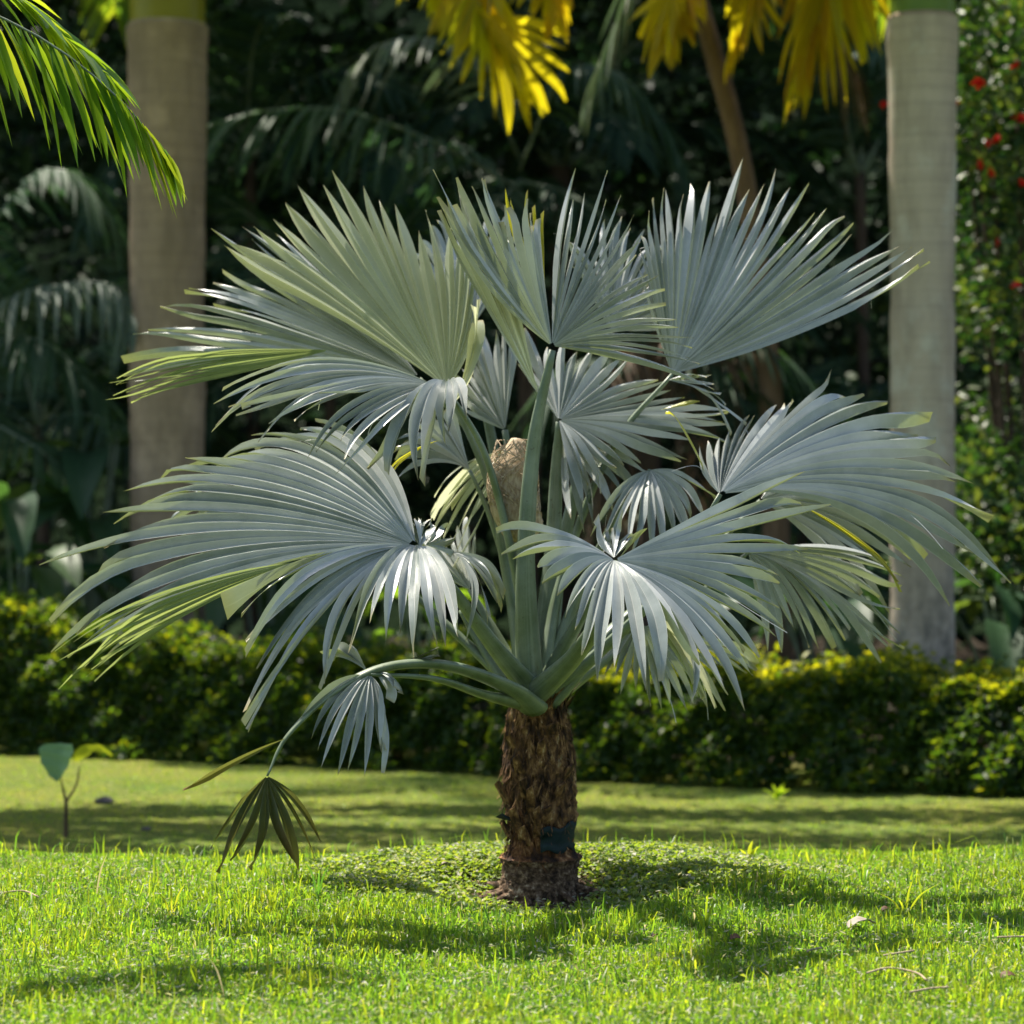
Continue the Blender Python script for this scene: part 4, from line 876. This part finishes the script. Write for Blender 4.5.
# N low right, green, behind
leaf([((640, 625, 10.05), [(598, 672, 10.1, (0, -14, 0)), (618, 690, 10.1, (0, -16, 0)), (648, 698, 10.1, (0, -18, 0)), (685, 706, 10.1, (0, -18, 0)), (716, 700, 10.12, (4, -18, 0)), (742, 680, 10.15, (6, -16, 0)), (770, 650, 10.2)], 22, dict(split=.6, seed=39, m=0, droop=.06))],
     [(550, 700, 9.95), (580, 670, 9.9), (610, 640, 9.95), (640, 625, 10.05)], [.045, .034, .024, .013])
# O small back leaf left of the sheath
leaf([((470, 590, 10.3), [(405, 560, 10.5), (420, 530, 10.5), (450, 520, 10.5), (480, 530, 10.5)], 12, dict(split=.6, seed=40)), ],
     [(530, 695, 10.1), (505, 650, 10.2), (485, 615, 10.25), (470, 590, 10.3)], [.04, .03, .022, .013])
# fillers between the big leaves
leaf([((470, 470, 10.2), [(400, 470, 10.0, (0, -20, 0)), (392, 440, 10.1, (0, -20, 0)), (405, 410, 10.2, (0, -14, 0)), (430, 400, 10.25), (455, 405, 10.3)], 14, dict(split=.6, seed=301, lat=.5))],
     [(530, 692, 10.1), (515, 600, 10.2), (492, 520, 10.2), (470, 470, 10.2)], [.045, .03, .022, .013])
leaf([((650, 470, 10.2), [(590, 520, 10.0, (0, -20, 0)), (610, 545, 9.95, (0, -24, 0)), (645, 550, 9.95, (0, -24, 0)), (690, 530, 10.0, (0, -22, 0)), (715, 500, 10.1, (0, -20, 0))], 16, dict(split=.55, seed=302, lat=.6))],
     [(545, 692, 10.1), (575, 600, 10.25), (615, 520, 10.3), (650, 470, 10.2)], [.045, .03, .022, .013])
leaf([((610, 330, 10.6), [(560, 240, 10.8), (590, 215, 10.8), (625, 215, 10.8), (660, 235, 10.75), (690, 290, 10.7), (690, 330, 10.6)], 22, dict(split=.55, seed=303, lat=.4))],
     [(542, 692, 10.2), (560, 560, 10.5), (590, 430, 10.6), (610, 330, 10.6)], [.045, .03, .022, .013])
leaf([((470, 330, 10.9), [(392, 300, 11.1), (400, 240, 11.2), (440, 215, 11.2), (490, 205, 11.2), (530, 240, 11.1)], 22, dict(split=.6, seed=304, lat=.3))],
     [(530, 692, 10.2), (515, 560, 10.6), (490, 430, 10.8), (470, 330, 10.9)], [.045, .03, .022, .013])
leaf([((760, 500, 10.4), [(800, 430, 10.7), (850, 430, 10.7), (900, 470, 10.6), (920, 530, 10.5, (0, -16, 0)), (900, 570, 10.4, (0, -20, 0)), (850, 590, 10.3, (0, -20, 0))], 22, dict(split=.55, seed=305, lat=.4))],
     [(548, 696, 10.1), (620, 620, 10.3), (700, 560, 10.4), (760, 500, 10.4)], [.045, .03, .022, .013])
leaf([((372, 560, 10.2), [(250, 560, 10.4, (0, -24, 0)), (190, 520, 10.5, (0, -24, 0)), (170, 480, 10.6, (0, -20, 0)), (215, 450, 10.7, (0, -14, 0)), (280, 450, 10.7)], 20, dict(split=.6, seed=306, lat=.3))],
     [(528, 696, 10.1), (475, 650, 10.2), (420, 600, 10.2), (372, 560, 10.2)], [.045, .03, .022, .013])
# cut stalks
for pts, rad in (([(540, 695, 9.95), (565, 645, 9.85), (596, 590, 9.7)], [.05, .036, .02]), ([(515, 695, 10.1), (480, 640, 10.2), (462, 610, 10.25)], [.045, .03, .02]), ([(552, 700, 10.1), (590, 660, 10.25), (640, 620, 10.4)], [.045, .034, .02])):
    m2 = MB(); tube(m2, [W(*p) for p in pts], rad, 14, 0, 7, flat=.75, groove=.3); m2.build('petiole', M['petiole'], palm)
# woven fibre sheath round the heart of the crown
mb = MB()
for c, hh, ww in (((516, 487), 94, 25),):
    p = [W(c[0] + 9, c[1] + hh / 2, 10.0), W(c[0] - 1, c[1] + hh * .2, 9.97), W(c[0] - 3, c[1] - hh * .15, 9.97), W(c[0] + 2, c[1] - hh / 2, 10.0)]
    k = ww * 10 / F
    tube(mb, p, [k * .8, k, k * .85, k * .3], 22, 0, 8)
    for i in range(260):                                             # crossing fibres of the woven sheath
        a0 = rg.uniform(0, 6.28); z0_ = rg.uniform(-.42, .42); sg = rg.choice((-1, 1)); q_ = []; jj = rg.uniform(.1, .34); ji = rg.uniform(.02, .09)
        for j in range(4):
            an = a0 + sg * j * jj; zz = z0_ + j * ji; rr = k * 1.04 * (1 - .5 * abs(zz) ** 1.5)
            ce = catmull(p, [(.5 - np.clip(zz, -.5, .5)) * 3])[0] if 0 else catmull(p, [(.5 + np.clip(zz, -.5, .5)) * 3])[0]
            q_.append(ce + np.array((rr * math.cos(an), rr * math.sin(an), 0)))
        tube(mb, q_, [.0022] * 4, 4, 0, 2, cap=False)
mb.build('leaf_sheath', M['fibre'], palm)

# ------------------------------------------------------------------ grass
def blades(mb, x, y, length, width, rng, lean=.5, col=None, curve=.5):
    n = len(x); z = ground_z(x, y) - .004
    a = rng.uniform(0, 2 * math.pi, n); ld = np.stack([np.cos(a), np.sin(a), np.zeros(n)], -1)
    b = rng.uniform(0, 2 * math.pi, n); wd = np.stack([np.cos(b), np.sin(b), np.zeros(n)], -1) * (width / 2)[:, None]
    le = np.abs(rng.normal(0, lean, n)); L = length
    p0 = np.stack([x, y, z], -1)
    p1 = p0 + ld * (le * L * .28)[:, None]; p1[:, 2] += L * .55
    p2 = p0 + ld * (le * L * (.75 + curve * .4))[:, None]; p2[:, 2] += L * np.clip(1 - le * curve * .9, .25, 1)
    v = np.stack([p0 - wd, p0 + wd, p1 + wd * .85, p1 - wd * .85, p2], 1).reshape(-1, 3)
    c = rng.random(n) * .8 if col is None else col
    uv = np.stack([np.repeat(c, 5), np.tile([0, 0, .5, .5, 1], n)], -1)
    i = np.arange(n)[:, None] * 5
    mb.add(v, i + [0, 1, 2, 3], i + [3, 2, 4], uv)

rng = np.random.default_rng(17)
def clump(x, y):
    return (np.sin(x * 6.1 + 1.7 * np.sin(y * 3.3)) * np.sin(y * 5.3 + 1.1 * np.sin(x * 4.7)) + .6 * np.sin(x * 13 + y * 9) * np.sin(y * 15 - x * 4) + 1.6) / 3.2
mb = MB()
n = 185000
x = rng.uniform(-2.9, 2.9, n); y = -2.95 + 4.6 * rng.random(n) ** 1.05
keep = np.abs(x) < (y + D0) * .215 + .15
rr = np.hypot((x - PALM[0] - .03) * .75, y + .08)
keep &= rr > .22 + .07 * np.sin(np.arctan2(y + .08, x - .13) * 3 + 1) + rng.normal(0, .05, n)
x, y = x[keep], y[keep]; c = clump(x, y)
band = np.exp(-((y + .75) / .45) ** 2)                      # longer grass in front of the mound
L = (.022 + .050 * c ** 1.5 + .045 * band * rng.random(len(x)) ** 2) * rng.uniform(.6, 1.3, len(x))
onm = np.hypot((x - .15) / 1.0, (y - .2) / .62) < 1
L = np.where(onm, L * .4, L) * (1 - .5 * np.exp(-(rr[keep] / .55) ** 4)) * (1 - .45 * sstep(.2, .9, y))
col = np.clip(.10 + .5 * c * rng.uniform(.4, 1.2, len(x)) + rng.normal(0, .1, len(x)), 0, .70); col[rng.random(len(x)) < .025] = 1.0
blades(mb, x, y, L, rng.uniform(.003, .0085, len(x)), rng, .85, col, .65)
# scattered longer blades
n = 3200; x = rng.uniform(-2.6, 2.6, n); y = rng.uniform(-2.9, 1.2, n)
k = (np.hypot(x - PALM[0], y) > .35) & (~(np.hypot((x - .15) / 1.0, (y - .2) / .62) < 1)); x, y = x[k], y[k]
blades(mb, x, y, rng.uniform(.07, .14, len(x)), rng.uniform(.004, .008, len(x)), rng, .55, rng.choice([.1, .3, .45, .62], len(x)), .7)
# the clipped lower lawn
n = 70000; x = rng.uniform(-5.5, 5.5, n); y = rng.uniform(1.2, 10, n); k = (np.abs(x) < (y + D0) * .22 + .3) & (y + .4 * x < 9.0); x, y = x[k], y[k]
blades(mb, x, y, rng.uniform(.010, .024, len(x)), rng.uniform(.006, .012, len(x)), rng, .8, np.clip(rng.normal(.4, .2, len(x)), 0, .9))
tag(mb.build('grass', M['grass']), kind='stuff')

# clover-like creeper on the mound and among the grass
mb = MB(); n = 26000
a = rng.uniform(0, 6.28, n); rr = np.sqrt(rng.random(n)); rr = rr * (1 + .16 * np.sin(a * 3 + 1) + .08 * np.sin(a * 7) + rng.normal(0, .09, n)); x = .15 + .98 * rr * np.cos(a); y = .2 + .66 * rr * np.sin(a)
k = np.hypot((x - PALM[0] - .03) * .72, y + .07) > .22 + .06 * np.sin(x * 11) + rng.normal(0, .045, n); x, y = x[k], y[k]
P = np.stack([x, y, ground_z(x, y) + rng.uniform(.004, .035, len(x))], -1)
leaf_cloud(mb, P, rng.uniform(.012, .03, len(P)), rng, 1.3, .4, up=(0, 0, .9), colpos=np.where(rng.random(len(P)) < .10, 1, rng.random(len(P)) * .7))
n = 13000; x = rng.uniform(-2.4, 2.4, n); y = -2.9 + 3.4 * rng.random(n) ** 1.4
P = np.stack([x, y, ground_z(x, y) + rng.uniform(.004, .03, n)], -1)
leaf_cloud(mb, P, rng.uniform(.010, .024, n), rng, 1.5, .5, up=(0, 0, .8), colpos=np.where(rng.random(n) < .04, 1, rng.random(n) * .7))
n = 7000; x = rng.uniform(-2.4, 2.4, n); y = -2.9 + 3.6 * rng.random(n) ** 1.2; P = np.stack([x, y, ground_z(x, y) + rng.uniform(.01, .04, n)], -1)
leaf_cloud(mb, P, rng.uniform(.012, .035, n), rng, 5, .35, up=(0, 0, .5), colpos=np.full(n, 1.0))
tag(mb.build('creeping_clover', M['clover']), kind='stuff')

# taller weeds standing out of the grass
def weed(px, py, label, lst, cc, d=None):
    d = d or CZ * F / (py - 500); p = W(px, py, d); z = gz(p[0], p[1]); o = np.array((p[0], p[1], z))
    t = empty('grass_weed', o, label, 'weed', 'taller weeds in the grass')
    for k, (dx, dz, wd) in enumerate(lst):
        m2 = MB(); e = o + (dx, -.02 * k, dz); pts = [o - (0, 0, .01), o + ((e - o) * .5 + (dx * -.1, 0, dz * .1)), e]
        c = catmull(pts, np.linspace(0, 2, 9)); ww = wd * .5 * np.sin(np.linspace(.5, math.pi, 9)); s = np.array((.9, .3, .0))
        v = np.stack([c - s * ww[:, None], c + np.array((0, .3, 0)) * ww[:, None], c + s * ww[:, None]], 1).reshape(-1, 3); idx = np.arange(27).reshape(9, 3)
        m2.add(v, np.stack([idx[:-1, :-1], idx[:-1, 1:], idx[1:, 1:], idx[1:, :-1]], -1), uv=np.stack([np.full(27, cc), np.repeat(np.linspace(0, 1, 9), 3)], -1)); m2.build('leaf_blade', M['grass'], t)
weed(862, 890, 'tall forked weed on the crest of the grass right of the palm', [(.16, .15, .008), (.07, .17, .008), (-.05, .10, .007)], .1)
weed(905, 912, 'spreading bright weed right of the palm below the crest', [(.14, .13, .011), (.03, .15, .010), (-.12, .10, .010), (-.04, .08, .01)], .6)
weed(748, 868, 'broad bladed weed at the right end of the mound', [(.02, .09, .02), (.05, .07, .018), (-.04, .06, .018)], .65)
weed(95, 905, 'single pale grass stalk standing in the left grass', [(.05, .20, .007)], 1.0)
weed(172, 925, 'yellow green grass tuft below the hanging brown leaf on the left', [(.05, .14, .008), (-.06, .12, .008), (0, .16, .007)], .7)
weed(318, 905, 'dark tuft of grass blades below the brown hanging leaf', [(.05, .14, .009), (-.05, .15, .009), (.01, .12, .009)], .0)
weed(705, 935, 'green tuft of grass right of the palm trunk in the shade', [(.05, .12, .009), (-.05, .10, .009), (.01, .15, .008), (-.09, .11, .008)], .45)
weed(225, 1000, 'straw coloured bent stalk near the bottom left', [(-.06, .13, .006)], 1.0)

# fallen leaves and bits
def fallen(px, py, label, L, wd, cc, yaw, name='fallen_leaf'):
    d = CZ * F / (py - 500); p = W(px, py, d); z = gz(p[0], p[1]) + .03
    m2 = MB(); dr = np.array((math.cos(yaw), math.sin(yaw), .12)) * L
    blade(m2, np.array((p[0], p[1], z)) - dr / 2, np.array((p[0], p[1], z)) + dr / 2, wd, .16, int(px), cc, n=11)
    o = m2.build(name, M['deadleaf'], origin=(p[0], p[1], z)); sm = o.modifiers.new('thick', 'SOLIDIFY'); sm.thickness = .0015
    tag(o, label, 'leaf', 'fallen leaves on the grass')
fallen(861, 938, 'large pale curled dead leaf on the grass at lower right', .115, .06, .5, .35)
fallen(886, 915, 'small reddish brown dead leaf just above the large pale leaf', .045, .035, 1.0, .2)
fallen(735, 946, 'small brown dead leaf on the shaded grass left of the large pale leaf', .04, .03, 1.0, -.3)
fallen(1008, 990, 'brown dead leaf at the right edge near the bottom', .05, .035, 1.0, .1)
fallen(445, 885, 'grey bit of dead leaf lying on the mound left of the trunk', .05, .03, 0.2, .4)
fallen(655, 944, 'tiny brown leaf scrap on the shaded grass right of the trunk', .03, .022, 1.0, .9)
def straw(px, py, label, pts):
    d = CZ * F / (py - 500); p = W(px, py, d); m2 = MB(); q = []
    for dx, dy in pts:
        xx, yy = p[0] + dx, p[1] + dy; q.append((xx, yy, gz(xx, yy) + .035))
    tube(m2, q, [.0035] * len(q), 6, 0, 4); o = m2.build('dry_stalk', M['fibre'], origin=(p[0], p[1], q[0][2]))
    tag(o, label, 'stalk', 'dry stalks lying on the grass')
straw(905, 990, 'longest arched pale stalk on the bright grass at bottom right', [(-.12, .02), (-.04, .08), (.04, .03), (.06, -.05)])
straw(925, 1000, 'short pale stalk just right of the arched stalk at bottom right', [(-.05, -.02), (.02, .02), (.08, .03)])
straw(900, 972, 'straight pale stalk above the arched stalk at bottom right', [(-.06, -.04), (0, .02), (.06, .09)])
straw(812, 962, 'stubby pale stalk on the grass left of the other dry stalks', [(-.02, -.03), (0, .02), (.04, .06)])
straw(1012, 950, 'pale stalk at the right edge level with the large dead leaf', [(-.05, 0), (.02, .03), (.08, .05)])
straw(20, 905, 'curved pale stalk lying in the grass at the left edge', [(-.1, .0), (0, .05), (.08, -.04)])

# seedling on the lower lawn
d = (CZ - LOW) * F / (838 - 500); p = W(66, 838, d); z = gz(p[0], p[1])
t = empty('seedling', (p[0], p[1], z), 'young plant with two round leaves on the lower lawn at the left', 'plant')
mb = MB(); q0 = np.array((p[0], p[1], z)); tube(mb, [q0 - (0, 0, .02), q0 + (0, 0, .10), q0 + (0, 0, .22)], [.016, .012, .010], 8)
tube(mb, [q0 + (0, 0, .21), q0 + (-.02, 0, .30), q0 + (-.03, -.02, .37)], [.009, .006, .004], 7); tube(mb, [q0 + (0, 0, .21), q0 + (.06, 0, .31), q0 + (.08, 0, .42)], [.009, .006, .004], 7); mb.build('stem', M['twig'], t)
m2 = MB(); e = q0 + (-.03, -.02, .50); blade(m2, e + (.01, 0, .06), e + (-.01, -.05, -.16), .25, .12, 5, 0, heart=True, n=12); m2.build('leaf', M['seedleaf'], t)['label'] = 'pale green heart shaped leaf'
m2 = MB(); e = q0 + (.08, 0, .45); blade(m2, e + (-.03, 0, 0), e + (.19, .03, .03), .13, .2, 6, 1, heart=True, n=12); m2.build('leaf', M['limefrond'], t)['label'] = 'bright yellow green leaf'
# little weed at the foot of the low hedge
d = (CZ - LOW) * F / (797 - 500); p = W(776, 797, d); q0 = np.array((p[0], p[1], gz(p[0], p[1])))
t = empty('sprout', q0, 'small lime green sprout on the lawn at the foot of the low hedge', 'plant')
for k, (dx, dz) in enumerate(((-.09, .07), (.09, .07), (-.03, .11), (.05, .11), (.02, .08))):
    m2 = MB(); blade(m2, q0, q0 + (dx, -.02 * k, dz), .05, .1, k, .6); m2.build('leaf', M['limefrond'], t)
def stone(px, py, s, label):
    d = (CZ - LOW) * F / (py - 500); p = W(px, py, d); r = np.random.default_rng(px); m2 = MB()
    th = np.linspace(0, math.pi, 9); ph = np.linspace(0, 2 * math.pi, 14, endpoint=False); v = []
    for a in th:
        for b in ph:
            k = s * (1 + .16 * math.sin(3 * b + 2 * a) + .1 * math.sin(5 * a + b)); v.append((p[0] + k * math.sin(a) * math.cos(b) * 1.4, p[1] + k * math.sin(a) * math.sin(b), gz(p[0], p[1]) + s * .35 + k * .6 * math.cos(a)))
    idx = np.arange(len(v)).reshape(9, 14); q = np.stack([idx[:-1], np.roll(idx[:-1], -1, 1), np.roll(idx[1:], -1, 1), idx[1:]], -1)
    m2.add(v, q.reshape(-1, 4)); tag(m2.build('stone', M['stone'], origin=(p[0], p[1], gz(p[0], p[1]))), label, 'stone', 'stones on the lower lawn')
stone(104, 806, .045, 'larger grey stone on the lower lawn right of the seedling')
stone(146, 832, .022, 'smaller brown stone on the lower lawn nearer the grass crest')
